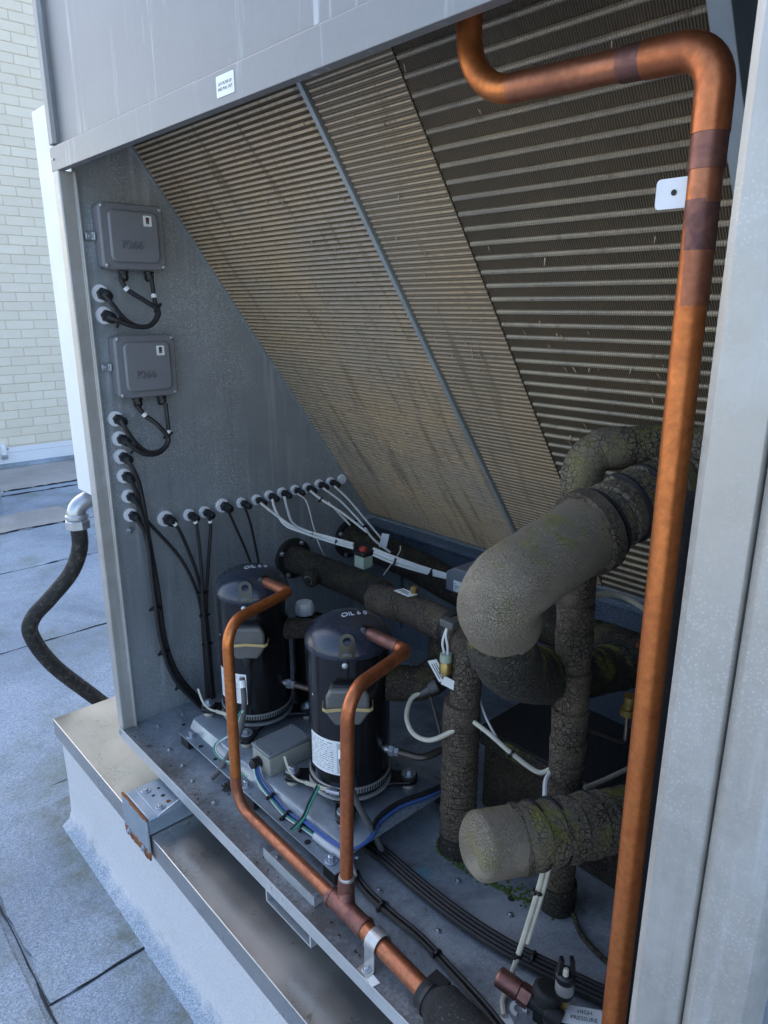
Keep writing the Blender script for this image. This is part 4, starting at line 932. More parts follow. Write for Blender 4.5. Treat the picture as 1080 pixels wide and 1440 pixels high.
    mb = MB(); mb.lathe([(.0825, -.002), (.084, -.001), (.084, .003), (.0825, .004)], B, (0, 0, 1), 64); obj('lower_wire', mb, 'silver_band', t, 40)
    ca = R(-62); mb = MB(); c = P3(ca, .0865, .021); td = Vector((-math.sin(ca), math.cos(ca), 0)); rd = Vector((math.cos(ca), math.sin(ca), 0))
    mb.obox(c, td * .008, zz * .006, rd * .004); mb.cyl(c + rd * .002 - td * .014, c + rd * .002 + td * .014, .0042, .0042, 10); obj('band_clamp', mb, 'zinc', hb, 30)
    mb = MB(); tp = spline([P3(ca, .086, .021), P3(ca - R(14), .0875, .021), P3(ca - R(32), .098, .022), P3(ca - R(44), .116, .026), P3(ca - R(48), .128, .045), P3(ca - R(50), .135, .075)], 6)
    for a, b in zip(tp, tp[1:]):
        d = b - a; sd = d.cross(Vector((0, 0, 1))).normalized(); up = sd.cross(d).normalized(); mb.obox((a + b) / 2, d * .52, up * .0045 * (1 if (a - tp[0]).length < .06 else .55), sd * .0007)
    obj('band_tail', mb, 'cable_cream', hb)
    # base arms, grommets and bolts
    for sx in (-1, 1):
        for sy in (-1, 1):
            a = math.atan2(sy, sx); d = Vector((math.cos(a), math.sin(a), 0)); q = Vector((-d.y, d.x, 0)); rr = .120; w = .019
            poly = [(.055, -.034), (rr - .03, -.021)] + [(rr + w * math.sin(R(b)), -w * math.cos(R(b))) for b in range(0, 181, 20)] + [(rr - .03, .021), (.055, .034)]
            mb = MB(); mb.prism(poly, lambda u, v_, z: B + d * u + q * v_ + zz * z, -.012, -.002); obj('base_arm', mb, 'black_paint', t, 30, bevel=.002)
            c = B + d * rr
            mb = MB(); mb.lathe([(.0125, -.0233), (.011, -.020), (.010, -.012)], c, (0, 0, 1), 18); obj('spacer', mb, 'spacer', t)
            mb = MB(); mb.lathe([(.0175, -.0018), (.0178, .003), (.015, .005)], c, (0, 0, 1), 20); obj('grommet', mb, 'rubber', t)
            hexbolt('bolt', c + zz * .005, (0, 0, 1), .0148, t, h=.009)
    # chalk marks on the dome
    u0 = Vector((.674, .738, 0)); v0 = Vector((-.738, .674, 0))
    def onto(x, y, z, c=Vector((.012, .004))):
        p = u0 * (x + c.x) + v0 * (y + c.y); return L(p.x, p.y, dome_z(min(p.length, .08)) + .0006 + z)
    rot = R(17)
    mb = text_mb('OIL 6 0', .0165, lambda x, y, z: onto(x * math.cos(rot) - y * math.sin(rot), (x * math.sin(rot) + y * math.cos(rot)) * 1.5, z), .0003); obj('chalk_mark', mb, 'chalk', dome, 0)
    mb = MB(); mb.lathe([(.006, -.002), (.006, .004), (.003, .006)], P3(FA - R(3), .0805, .292), ra, 8); obj('rivet', mb, 'zinc', shell)
    # paint nick
    mb = MB(); nk = P3(R(-100), .0815, .215); nd = Vector((-math.sin(R(-100)), math.cos(R(-100)), 0)); mb.add([nk, nk + nd * .006 - zz * .003, nk + nd * .003 - zz * .005], [(0, 1, 2)]); obj('paint_chip', mb, 'white_sticker', shell, 0)
    # process stub where the discharge pipe enters
    mb = MB(); mb.lathe([(.0155, 0), (.0155, .008), (.013, .012)], L(.052, 0, .338), (1, 0, .1), 20); obj('discharge_stub', mb, 'black_paint', t)
    # oil line fitting
    fa = R(22); fd = Vector((math.cos(fa), math.sin(fa), 0)); c = P3(fa, .079, .085)
    mb = MB(); mb.lathe([(.0075, 0), (.0075, .008), (.006, .010)], c, fd, 14); mb.lathe([(.0115, .010), (.0115, .020), (.009, .022), (.009, .03)], c, fd, 6); obj('oil_fitting', mb, 'zinc', t, 25)
    return t
C2 = compressor(.592, .238, 'front black scroll compressor, nearer the copper tee and insulated pipes')
C1 = dup(C2, (.245, .238, .075), 'rear black scroll compressor standing beside the galvanised end panel')
for x0, y0, x1, y1, lab in ((.338, .275, .488, .30, 'dull equalising tube between the two compressors'), (.688, .28, .79, .36, 'dull copper oil tube curving away behind the front compressor')):
    a = Vector((.245 + (.079 + .03) * math.cos(R(22)), .238 + .109 * math.sin(R(22)), .160)) if x0 < .4 else Vector((.592 + .109 * math.cos(R(22)), .238 + .109 * math.sin(R(22)), .160))
    pts = fillet([a - Vector((.006, .0025, 0)), a + Vector((.045, .018, 0)), a + Vector((.06, .075, .005)), a + Vector((.058, .12, .01))], .03); mb = MB(); mb.tube(pts, .0072, 14); tag(obj('oil_tube', mb, 'dull_tube'), lab, 'pipe', 'oil tubes')

# ------------------------------------------------------------------ junction box between the compressors
jb = thing('junction_box', 'small grey junction box with beige base between the compressors', 'junction box', (.43, .178, .0515))
mb = MB(); mb.box(.398, .464, .126, .232, .0518, .094); obj('base', mb, 'box_beige', jb, 20, bevel=.0025)
mb = MB(); mb.box(.3965, .4655, .1245, .2335, .0955, .104); jl = obj('lid', mb, 'box_lid', jb, 20, bevel=.0025)
for x, y in ((.405, .132), (.457, .132), (.405, .225), (.457, .225)):
    mb = MB(); mb.lathe([(.003, 0), (.003, .0008), (.001, .0012)], (x, y, .104), (0, 0, 1), 10); obj('screw', mb, 'zinc', jl)
mb = MB(); mb.lathe([(.011, 0), (.0125, .001), (.0125, .006), (.010, .007)], (.426, .126, .072), (0, -1, 0), 20); mb.lathe([(.0118, .007), (.0118, .018), (.008, .022)], (.426, .126, .072), (0, -1, 0), 8); obj('gland', mb, 'black_plastic', jb, 25)

# ------------------------------------------------------------------ copper pipes
main = thing('copper_pipe', 'tall bright copper pipe with brazed elbow in front of the coil', 'pipe', (1.275, .075, 0))
path = fillet([(1.003, .075, 1.50), (1.003, .075, 1.210), (1.267, .075, 1.199), (1.277, .075, .0005)], [.062, .032], 14)
mb = MB(); mb.tube(resample(path, .006), .0134, 40); obj('pipe', mb, 'copper_bright', main)
ep_ = [Vector(p) for p in ((1.205, .075, 1.2016), (1.267, .075, 1.199), (1.2679, .075, 1.135))]
mb = MB(); mb.tube(resample(fillet(ep_, .032, 14), .005), .0155, 40); obj('elbow', mb, 'copper_elbow', main)
for a, b in (((1.183, .075, 1.2025), (1.207, .075, 1.2015)), ((1.2682, .075, 1.137), (1.2679, .075, 1.108)), ((1.2683, .075, 1.085), (1.269, .075, 1.045))):
    mb = MB(); mb.cyl(a, b, .0148 if a[2] > 1.11 else .0138, None, 24); obj('braze_joint', mb, 'copper_burnt', main)
for a, b in (((1.062, .075, 1.2076), (1.184, .075, 1.2025)), ((1.2678, .075, 1.112), (1.2686, .075, 1.082)), ((1.2688, .075, 1.047), (1.2693, .075, 1.0))):
    mb = MB(); mb.tube(resample([Vector(a), Vector(b)], .01), .01362, 40); obj('tarnished_run', mb, 'copper_dull', main)
mb = MB(); mb.prism([(x + 1.238, z + 1.095) for x, z in rrect(.020, .0125, .004)], lambda u, v, t: (u, t, v), .0895, .0912); tb = obj('support_tab', mb, 'washer_white', main, 0)
mb = MB(); disc(mb, (1.235, .0893, 1.0955), (0, -1, 0), .0026, .0005, 12); obj('tab_hole', mb, 'rubber', tb)
def pipe(name, path, r, mat, label, loc, group=None, n=20):
    t = thing(name, label, 'pipe', loc, group); mb = MB(); mb.tube(path, r, n); obj('tube', mb, mat, t); return t
HY, HZ = .036, .0405
p1 = pipe('discharge_pipe', resample(fillet([(.285, .238, .413), (.398, .236, .419), (.480, .040, .436), (.477, .039, .043), (.80, HY, HZ)], [.02, .045, .045], 12), .006), .0107, 'copper_bright', 'bent copper discharge pipe from the rear compressor running into the header', (.5, .05, .03), 'compressor discharge pipes')
mb = MB(); mb.tube(resample([Vector((.288, .238, .413)), Vector((.385, .2365, .418))], .01), .0115, 20); obj('brazed_end', mb, 'copper_dull', p1)
mb = MB(); mb.tube(resample(fillet([(.477, .039, .11), (.477, .039, .043), (.80, HY, HZ)], .045, 12), .006), .0112, 20); obj('lower_run', mb, 'copper_dull', p1)
p2 = pipe('discharge_pipe', resample(fillet([(.632, .238, .413), (.757, .236, .418), (.816, .052, .434), (.808, .050, .08)], [.02, .045], 12), .006), .0112, 'copper_elbow', 'bent copper discharge pipe from the front compressor dropping to the tee', (.81, .05, .06), 'compressor discharge pipes')
mb = MB(); mb.tube(resample([Vector((.635, .238, .413)), Vector((.735, .2365, .4175))], .01), .012, 20); obj('brazed_end', mb, 'copper_burnt', p2)
mb = MB(); mb.lathe([(.0135, 0), (.0135, .006), (.0125, .008)], (.808, .050, .082), (0, 0, 1), 20); obj('ferrule', mb, 'silver_band', p2)
hd = thing('copper_header', 'dull copper tee and header pipe clamped to the pan', 'pipe', (.9, HY, .02))
mb = MB(); mb.tube(resample([Vector((.785, HY, HZ)), Vector((.872, HY - .002, HZ))], .01), .0165, 22); mb.tube(resample(fillet([(.808, .050, .084), (.808, .048, .055), (.825, HY, HZ)], .015), .005), .0145, 20); obj('tee', mb, 'copper_burnt', hd)
mb = MB(); mb.tube([Vector((.868, HY - .002, HZ)), Vector((1.03, .027, HZ))], .0146, 22); obj('tube', mb, 'copper_dull', hd)
for x in (.787, .871): mb = MB(); mb.lathe([(.0168, -.004), (.0178, 0), (.0168, .004)], (x, HY - .001, HZ), (1, 0, 0), 22); obj('solder_ring', mb, 'copper_burnt', hd)
cl = thing('pipe_clamp', 'silver pipe clamp strapped over the copper header', 'clamp', (.905, .033, 0))
mb = MB(); arc = [Vector((.905, .0325 + .0185 * math.cos(R(a)), HZ + .0185 * math.sin(R(a)))) for a in range(-20, 201, 10)]; arc = [Vector((.905, .0505, .0022))] + arc + [Vector((.905, .0145, .0022)), Vector((.905, -.0, .0022))]
arc = [Vector((.905, .068, .0022))] + arc
for a, b in zip(arc, arc[1:]):
    d = b - a; nn = Vector((1, 0, 0)).cross(d).normalized(); mb.obox((a + b) / 2, d * .53, Vector((.0115, 0, 0)), nn * .0008)
obj('strap', mb, 'silver_band', cl, 0); hexbolt('bolt', (.905, .009, .003), (0, 0, 1), .0075, cl); hexbolt('bolt', (.905, .061, .003), (0, 0, 1), .0075, cl)
fi = thing('foam_sleeve', 'grey foam insulation sleeve over the end of the copper header', 'insulation', (1.15, .02, 0))
pts = resample([Vector((1.035, .0265, .0405)), Vector((1.32, .015, .0405))], .006)
mb = MB(); mb.tube(pts, [.026 + min(.008, .004 * i) + random.uniform(-.0006, .0006) for i in range(len(pts))], 26); obj('sleeve', mb, 'foam_new', fi)
mb = MB(); mb.lathe([(.020, 0), (.0245, .002), (.0245, .024), (.0225, .026)], (1.012, .0272, .0405), (1, -.04, 0), 22); obj('rubber_collar', mb, 'rubber', fi)
mb = MB(); mb.lathe([(.0265, 0), (.0265, .006)], (1.024, .0268, .0405), (1, -.04, 0), 22); mb.obox((1.03, .04, .062), (.014, 0, 0), (0, .009, 0), (0, 0, .006)); obj('hose_clip', mb, 'black_plastic', fi)

# ------------------------------------------------------------------ insulated pipes
def ins(path, r, seams=(), jit=.02, step=.004, n=30, seed=1, saw=0.):
    """insulation tube: uneven radius, notches where sections butt, spiral tape edges"""
    rnd = random.Random(seed); pts = resample(path, step); m = len(pts); rad = []; ph = [rnd.uniform(0, 6.28) for _ in range(4)]; acc = 0.; nxt = rnd.uniform(.03, .06); off = 0.
    for i in range(m):
        s = i * step; acc += step
        if acc > nxt and seams != 'none':
            acc = 0.; nxt = rnd.uniform(*(seams or (.035, .09))); off = rnd.uniform(-1, 1) * jit * .8; notch = True
        else: notch = False
        k = 1 + off + saw * (acc / max(nxt, .01) - .5) + jit * .5 * math.sin(s * 37 + ph[0]) + jit * .3 * math.sin(s * 91 + ph[1]) + rnd.uniform(-1, 1) * jit * .15
        rad.append(r * (k - (.06 + saw * .6 if notch else 0)))
    mb = MB(); mb.tube(pts, rad, n); return mb
def foam_pipe(label, parts, loc, group='insulated refrigerant pipes'):
    t = thing('insulated_pipe', label, 'pipe', loc, group)
    for nm, mb, mat in parts: obj(nm, mb, mat, t, 50)
    return t
g = [Vector(p) for p in P['bigG']]
up = [Vector((1.32, .50, .752)), Vector((1.16, .485, .752)), g[0] + Vector((.004, .03, .008)), g[1], g[2]]
low = [g[2] + (g[1] - g[2]) * .15, g[3], g[4] + Vector((.002, -.006, .004)), g[5] + Vector((0, -.004, 0)), g[6] + Vector((0, .0, 0))]
tail = [g[4].lerp(g[5], .7), g[5].lerp(g[6], .35) + Vector((.002, -.006, -.004)), g[6], g[7], g[8] + Vector((-.03, -.04, -.005)), Vector((.99, .66, .338))]
big = foam_pipe('thick mossy grey insulated pipe bending in front of the slim upright one', [
    ('upper_section', ins(spline(up, 10), .0475, (.028, .05), .015, step=.003, seed=2, saw=.09), 'foam_grey'),
    ('sleeve', ins(fillet([low[0], Vector((1.066, .075, .665)), Vector((1.066, .075, .665)).lerp(g[6], .31)], .026, 14), .0505, 'none', .012, seed=4, n=36), 'foam_sleeve'),
    ('lower_section', ins(spline(tail, 10), .0445, (.03, .05), .02, step=.003, seed=5, saw=.07), 'foam_mossy')], (1.05, .25, .4))
for k, (c, d) in enumerate(((g[2] + (g[1] - g[2]) * .12, g[1] - g[2]), (g[1], g[0] - g[1]), (g[1] * .5 + g[0] * .5, g[0] - g[1]), (g[2] * .55 + g[1] * .45, g[1] - g[2]))):
    mb = MB(); rr = .0585 if k == 0 else .0520; mb.lathe([(rr - .004, -.003), (rr, -.0024), (rr, .0024), (rr - .004, .003)] if k else [(.05, -.004), (.0595, -.004), (.0585, .016), (.052, .016)], c, d.normalized() + Vector((.15, 0, .1 * (k % 2))), 36); obj('joint_band' if k else 'collar', mb, 'black_foam' if k else 'foam_brown', big)
v2 = Vector(P['V2'][0])
V2 = foam_pipe('slim brown cracked insulated riser elbowing back above the thick pipe', [
    ('riser', ins([Vector((v2.x, v2.y, .004)), Vector((v2.x - .006, v2.y + .004, .40)), Vector((v2.x - .022, v2.y + .012, .72))], .0285, (.03, .075), .03, step=.003, seed=8, saw=.07), 'foam_brown'),
    ('elbow', ins(fillet([(v2.x - .021, v2.y + .011, .70), (v2.x - .026, v2.y + .014, .796), (1.07, .456, .801), (1.32, .53, .80)], [.04, .05], 12), .031, (.04, .08), .03, seed=9), 'foam_grey'),
    ('base_rag', ins([Vector((v2.x, v2.y, .002)), Vector((v2.x, v2.y, .05))], .033, 'none', .06, seed=19), 'foam_dark')], (v2.x, v2.y, 0))
Lp = [Vector(p) for p in P['L']]
Ld = (Lp[1] - Lp[0]).normalized()
Lo = foam_pipe('stubby mossy insulated pipe with a closed end low over the pan', [
    ('section', ins([Lp[0] + Ld * .045, Lp[1], Lp[2], Lp[2] + (Lp[2] - Lp[1]) * .6], .0465, (.028, .042), .015, step=.003, seed=11, saw=.08), 'foam_grey')], (1.08, .2, .2))
pts = resample([Lp[0] - Ld * .012, Lp[0] + Ld * .07], .004)
mb = MB(); mb.tube(pts, [.0475 * min(1., (.70 + .3 * math.sin(min(1, i / 4.) * math.pi / 2))) for i in range(len(pts))], 36); obj('end_cap', mb, 'foam_sleeve', Lo, 50)
for q in (.10, .135, .165, .205):
    mb = MB(); mb.lathe([(.044, -.0028), (.0502, -.0022), (.0502, .0022), (.044, .0028)], Lp[0] + (Lp[2] - Lp[0]).normalized() * q, (Lp[2] - Lp[0]).normalized() + Vector((.1, 0, .1)), 32); obj('joint_band', mb, 'black_foam', Lo)
mb = MB(); mb.lathe([(.047, -.006), (.0505, -.005), (.0495, .004), (.046, .005)], Lp[0] + Ld * .07, Ld + Vector((.25, 0, .3)), 36); obj('collar', mb, 'foam_brown', Lo)
mb = MB(); mb.tube(resample([Vector((1.225, .20, .0)), Vector((1.226, .20, .80))], .02), .0235, 24); tag(obj('insulated_pipe', mb, 'black_foam'), 'plain black foam-covered riser close behind the tall copper pipe', 'pipe', 'insulated refrigerant pipes')
v1 = Vector((.820, .314, 0))
A = foam_pipe('brown insulated suction line from the lower wall flange to the floor riser', [
    ('wall_run', ins(fillet([(.004, .525, .318), (.30, .525, .322), (.40, .50, .335), (.445, .455, .355)], .05, 8), .0375, (.04, .07), .035, seed=21), 'foam_dark'),
    ('cross_run', ins([Vector((.43, .455, .352)), Vector((.57, .437, .374)), Vector((.74, .385, .402)), Vector((.80, .345, .415))], .0335, (.05, .08), .03, seed=22), 'foam_brown'),
    ('upper_riser', ins(fillet([(.775, .362, .410), (v1.x + .004, v1.y + .010, .424), (v1.x + .003, v1.y + .003, .29)], [.04], 10), .0275, (.03, .05), .03, seed=24), 'foam_brown'),
    ('riser', ins([Vector((v1.x, v1.y, .315)), Vector((v1.x, v1.y, .002))], .0335, (.018, .034), .025, step=.002, seed=23, saw=.09), 'foam_brown'),
    ('base_rag', ins([Vector((v1.x + .005, v1.y, .001)), Vector((v1.x + .004, v1.y, .035))], .040, 'none', .09, seed=29), 'foam_dark')], (.5, .45, .2))
mb = MB(); mb.lathe([(.021, 0), (.024, .004), (.024, .022), (.019, .026), (.010, .027), (.010, .033), (.007, .036)], (.150, .488, .318), (.25, -1, -.15), 18); plug = obj('end_plug', mb, 'foam_dark', A)
mb = MB(); mb.lathe([(.0125, 0), (.0125, .001)], Vector((.150, .488, .318)) + Vector((.25, -1, -.15)).normalized() * .027, (.25, -1, -.15), 18); obj('plug_ring', mb, 'zinc', plug)
mb = MB(); mb.lathe([(.0375, -.011), (.0395, -.008), (.0395, .008), (.0375, .011)], (.735, .388, .402), (1, -.25, .1), 28); obj('strap', mb, 'rubber', A)
Bp = foam_pipe('dark insulated line from the rear wall flange along the back sheet', [
    ('run', ins(spline([(.004, .734, .33), (.25, .73, .325), (.5, .70, .315), (.75, .68, .325), (1.0, .67, .338), (1.32, .67, .338)], 8), .043, (.04, .08), .03, seed=31), 'foam_dark')], (.6, .7, .2))
for y, z, lab in ((.525, .318, 'round black wall flange on the nearer suction line'), (.734, .33, 'round black wall flange on the rear line beneath the coil')):
    t_ = thing('wall_flange', lab, 'flange', (.005, y, z - .06), 'pipe flanges'); mb = MB(); mb.lathe([(.058, -.0028), (.058, .005), (.054, .008), (.046, .008)], (0, y, z), (1, 0, 0), 36); obj('plate', mb, 'rubber', t_)
    for a in (60, 150, 240, 330): mb = MB(); mb.lathe([(.007, 0), (.007, .006), (.004, .008)], (.008, y + .049 * math.cos(R(a)), z + .049 * math.sin(R(a))), (1, 0, 0), 8); obj('bolt', mb, 'zinc', t_)
S1 = foam_pipe('short dark insulated suction stub behind the rear compressor', [('stub', ins(fillet([(.300, .285, .285), (.345, .325, .288), (.43, .35, .288), (.50, .40, .292)], .03), .024, (.02, .035), .03, seed=41), 'foam_dark')], (.4, .35, .26))
S2 = foam_pipe('short dark insulated suction elbow beside the front compressor', [('stub', ins(fillet([(.650, .283, .292), (.700, .335, .292), (.700, .395, .30), (.66, .44, .33)], .04), .034, (.02, .035), .03, seed=43), 'foam_dark')], (.68, .35, .26))
tk = thing('evaporator', 'large black insulated evaporator block, mossy along its front edge', 'evaporator', (1.03, .56, 0))
mb = MB(); mb.box(.775, 1.322, .437, .64, .0005, .184); obj('block', mb, 'foam_dark', tk, 20, bevel=.008)
mb = MB(); mb.box(.770, 1.323, .431, .646, .1842, .190); obj('top_sheet', mb, 'black_foam', tk, 20, bevel=.002)
mb = MB(); mb.box(.772, 1.322, .4285, .4365, .150, .1835); obj('mossy_edge', mb, 'foam_mossy', tk, 20, bevel=.003)
acc = thing('accumulator', 'upright black vessel with a white screw cap behind the rear compressor', 'vessel', (.268, .385, 0))
mb = MB(); mb.lathe([(.043, 0), (.046, .006), (.046, .25), (.040, .268), (.024, .275)], (.268, .385, .0005), (0, 0, 1), 36); obj('body', mb, 'black_paint', acc)
mb = MB(); mb.lathe([(.021, 0), (.0235, .002), (.0235, .020), (.022, .024), (.019, .030), (.006, .032)], (.262, .372, .283), (0, 0, 1), 10); obj('cap', mb, 'white_cap', acc, 20)

# ------------------------------------------------------------------ sensors and small fittings
rs = thing('flow_sensor', 'pale green sensor with red lens clipped on the suction line', 'sensor', (.27, .55, .355))
mb = MB(); mb.box(.253, .289, .538, .570, .360, .392); obj('body', mb, 'sensor_green', rs, 20, bevel=.002)
mb = MB(); mb.box(.251, .291, .536, .572, .3922, .404); obj('cap', mb, 'black_plastic', rs, 20, bevel=.003)
mb = MB(); mb.lathe([(.010, 0), (.010, .006), (.006, .010)], (.27, .554, .404), (0, 0, 1), 16); obj('lens', mb, 'sensor_red', rs)
ac = thing('actuator', 'blue-grey plastic valve actuator with white print beside the thick pipe', 'actuator', (.555, .65, .35))
mb = MB(); mb.prism([(.502, .352), (.606, .352), (.606, .398), (.592, .414), (.527, .414), (.502, .398)], lambda u, v, t: (u, t, v), .612, .690); ab = obj('housing', mb, 'actuator_grey', ac, 20, bevel=.003)
mb = MB(); mb.box(.528, .562, .6105, .6118, .357, .384); obj('print_label', mb, 'white_sticker', ab, 0)
mb = MB(); mb.box(.562, .590, .64, .652, .4142, .4155); obj('lever', mb, 'white_cap', ab, 0)
mb = MB(); mb.cyl((.555, .650, .33), (.555, .650, .352), .014); obj('stem', mb, 'zinc', ac)
for x in (.532, .556):
    mb = MB()
    for k in range(4): mb.box(x, x + .003 + .012 * ((k * 7) % 3) / 2, .6100, .6104, .361 + k * .005, .3625 + k * .005)
    obj('print', mb, 'ink', ab, 0)
s2 = thing('pressure_switch', 'brass pressure switch hanging on two pale wires by the insulated riser', 'sensor', (.765, .347, .33))
mb = MB(); mb.lathe([(.006, 0), (.006, .010), (.011, .011), (.0115, .030), (.009, .034)], (.760, .335, .330), (0, 0, 1), 16); obj('body', mb, 'brass', s2)
mb = MB(); mb.lathe([(.0108, 0), (.0112, .004), (.0105, .014)], (.760, .335, .364), (0, 0, 1), 12); obj('plug', mb, 'sensor_green', s2)
for k in (-1, 1):
    mb = MB(); mb.tube(spline([(.760 + k * .004, .335, .378), (.758 + k * .006, .334, .395), (.755 + k * .002, .337, .412), (.753, .345, .425)], 6), .0022, 8); obj('wire', mb, 'cable_white', s2)
mb = MB(); mb.box(.738, .770, .338, .356, .424, .438); obj('connector', mb, 'hose_grey', s2, 20, bevel=.003)
mb = MB(); mb.obox((.772, .334, .325), (.010, .008, -.006), (.003, .002, .008), (.0005, -.0006, 0)); obj('paper_tag', mb, 'white_sticker', s2)
s2.location += Vector((.040, -.045, .032))
s1 = thing('pressure_transducer', 'grey round transducer with white paper tag and looping lead', 'sensor', (.73, .33, .28))
mb = MB(); dv = Vector((-.55, -.75, -.42)).normalized(); mb.lathe([(.010, 0), (.0125, .002), (.0125, .016), (.009, .019), (.009, .034), (.006, .046), (.004, .050)], (.735, .340, .302), dv, 18); obj('body', mb, 'hose_grey', s1)
mb = MB(); mb.tube(spline(P['sensor_lead']), .0046, 10); obj('lead', mb, 'cable_cream', s1)
mb = MB(); mb.tube(spline(P['sensor_rod']), .003, 8); obj('capillary', mb, 'dull_tube', s1)
mb = MB(); mb.obox((.735, .340, .332), (-.012, -.004, .019), (.006, .006, .002), (.0006, -.0006, .0002)); tg = obj('paper_tag', mb, 'white_sticker', s1)
mb = MB()
for k in (-.5, 0, .5): mb.obox(Vector((.735, .340, .332)) + Vector((.006, .006, .002)) * k * .9 + Vector((.0007, -.0008, .0002)), Vector((-.012, -.004, .019)) * .7, Vector((.006, .006, .002)) * .08, (.0002, -.0002, 0))
obj('tag_print', mb, 'ink', tg)
mb = MB(); mb.obox((.555, .428, .412), (.024, -.002, .001), (.004, .010, .001), (0, -.0002, .0007)); tg = tag(obj('paper_tag', mb, 'white_sticker'), 'white paper tag lying on the suction line by a brass valve', 'tag')
mb = MB()
for k in (-1, 1): mb.obox((.552, .428 + k * .003, .4131), (.016, -.0015, 0), (0, .0009, 0), (0, 0, .0002))
obj('tag_print', mb, 'ink', tg)
mb = MB(); mb.lathe([(.0075, 0), (.0075, .012), (.0085, .013), (.0085, .021), (.005, .024)], (.572, .437, .405), (0, 0, 1), 14); tag(obj('access_valve', mb, 'brass'), 'brass access valve cap standing on the suction line beside a tag', 'valve')
mb = MB(); mb.tube(fillet(spline(P['capillary'], 4), 0), .0035, 10); tag(obj('capillary_tube', mb, 'dull_tube'), 'thin bare copper capillary crossing right of the slim riser', 'pipe')
mb = MB(); mb.lathe([(.012, 0), (.012, .012), (.008, .013), (.008, .026), (.011, .027), (.011, .036)], (1.071, .437, .352), (.1, 0, 1), 12); tag(obj('flare_fitting', mb, 'brass'), 'pale brass flare fitting where the thin capillary ends', 'fitting')
mb = MB(); mb.tube(spline(P['tan_hose']), .0065, 12); tag(obj('hose', mb, 'cable_cream'), 'cream hose arching over the dark back sheet', 'hose')
rc = thing('rusty_clamp', 'rust-brown pipe clamp and bolt on top of the back line', 'clamp', (1.0, .62, .38))
mb = MB(); mb.obox((1.0, .628, .386), (.016, .004, 0), (-.002, .010, 0), (0, 0, .004)); mb.obox((1.0, .622, .372), (.007, 0, 0), (0, .003, 0), (0, 0, .014)); mb.cyl((1.02, .628, .388), (1.05, .64, .396), .005, None, 8); obj('bracket', mb, 'rust', rc)
for i, (k, r, lab) in enumerate((('probe_1', .0042, 'white probe lead sagging from the floor riser to the slim riser'), ('probe_2', .0022, 'thin white lead hanging beside the floor riser'), ('probe_3', .0042, 'short white lead dropping beside the slim riser above the stubby pipe'), ('probe_4', .0042, 'pale lead crossing behind the slim riser over the evaporator'), ('probe_5', .0044, 'cream lead hanging from the stubby pipe to the service valve'), ('probe_6', .0045, 'dirty dark lead on the pan behind the slim riser'))):
    o, pts = cable('cable', k, r, ('cable_cream', 'cable_white', 'cable_white', 'cable_cream', 'cable_cream', 'foam_dark')[i], lab, group='probe leads', zmin=.006)
    if i == 0: tie(pts[16], pts[17] - pts[16], .0055, o)
    if i == 4:
        tie(pts[8], pts[9] - pts[8], .007, o); tie(pts[20], pts[21] - pts[20], .006, o)
        mb = MB(); mb.tube([p + Vector((.006, .004, 0)) for p in pts[:18]], .0036, 8); obj('second_lead', mb, 'cable_cream', o)
# service valve cluster
sv = thing('service_valve', 'brown capped service valve with upright pressure switch on the pan', 'valve', (1.13, .12, 0))
a, b, c = [Vector(p) for p in P['valve']]
d = (b - a).normalized()
mb = MB(); mb.lathe([(.0125, 0), (.0145, .003), (.0145, .034), (.0125, .036)], a, d, 22); mb.lathe([(.0155, .036), (.0155, .052)], a, d, 6); obj('brass_cap', mb, 'copper_burnt', sv, 30)
mb = MB(); mb.lathe([(.0115, .050), (.0115, .075), (.014, .078), (.014, .10)], a, d, 18); mb.lathe([(.020, 0), (.0225, .004), (.0225, .018), (.018, .022)], b + d * .016 + Vector((.0, .012, .0)), Vector((.1, .3, 1)), 20); mb.obox(b + d * .055 - Vector((0, 0, .006)), d * .045, Vector((-d.y, d.x, 0)) * .013, Vector((0, 0, .012))); mb.cyl((1.165, .125, .0005), (1.165, .125, .045), .012); obj('body', mb, 'rubber', sv, 30, bevel=.001)
mb = MB(); q = Vector((1.166, .150, .052)); mb.lathe([(.008, 0), (.008, .016)], q, (0, 0, 1), 6); obj('brass_neck', mb, 'brass', sv, 25)
mb = MB(); mb.lathe([(.0105, 0), (.012, .002), (.012, .010)], q + Vector((0, 0, .016)), (0, 0, 1), 20); obj('switch_foot', mb, 'black_plastic', sv, 30); mb = MB(); mb.lathe([(.0135, .030), (.0142, .033), (.0142, .040), (.011, .043)], q + Vector((0, 0, .016)), (0, 0, 1), 20)
obj('switch_base', mb, 'black_plastic', sv, 30)
for k in (-1, 1): mb = MB(); mb.obox(q + Vector((.0085 * k * .67, .0085 * k * .74, .070)), (.0018, .002, 0), (-.0035, .0032, 0), (-.001 * k, -.001 * k, .013)); obj('switch_prong', mb, 'black_plastic', sv, 30)
mb = MB(); mb.lathe([(.0125, .0102), (.0132, .012), (.0132, .028), (.0128, .0298)], q + Vector((0, 0, .016)), (0, 0, 1), 20); obj('switch_band', mb, 'silver_band', sv, 30)
mb = MB(); mb.lathe([(.0042, 0), (.0042, .012), (.003, .0145), (.001, .0155)], q + Vector((.002, -.004, .056)), (0, 0, 1), 12); obj('terminal', mb, 'cable_cream', sv)
ld = Vector((.80, .60, 0)).normalized(); lw = Vector((.6, -.8, 0)); lc = Vector((1.190, .158, .046))
mb = MB(); mb.obox(lc, ld * .034, lw * .014, (0, 0, .0006)); pl = obj('warning_plate', mb, 'white_sticker', sv)
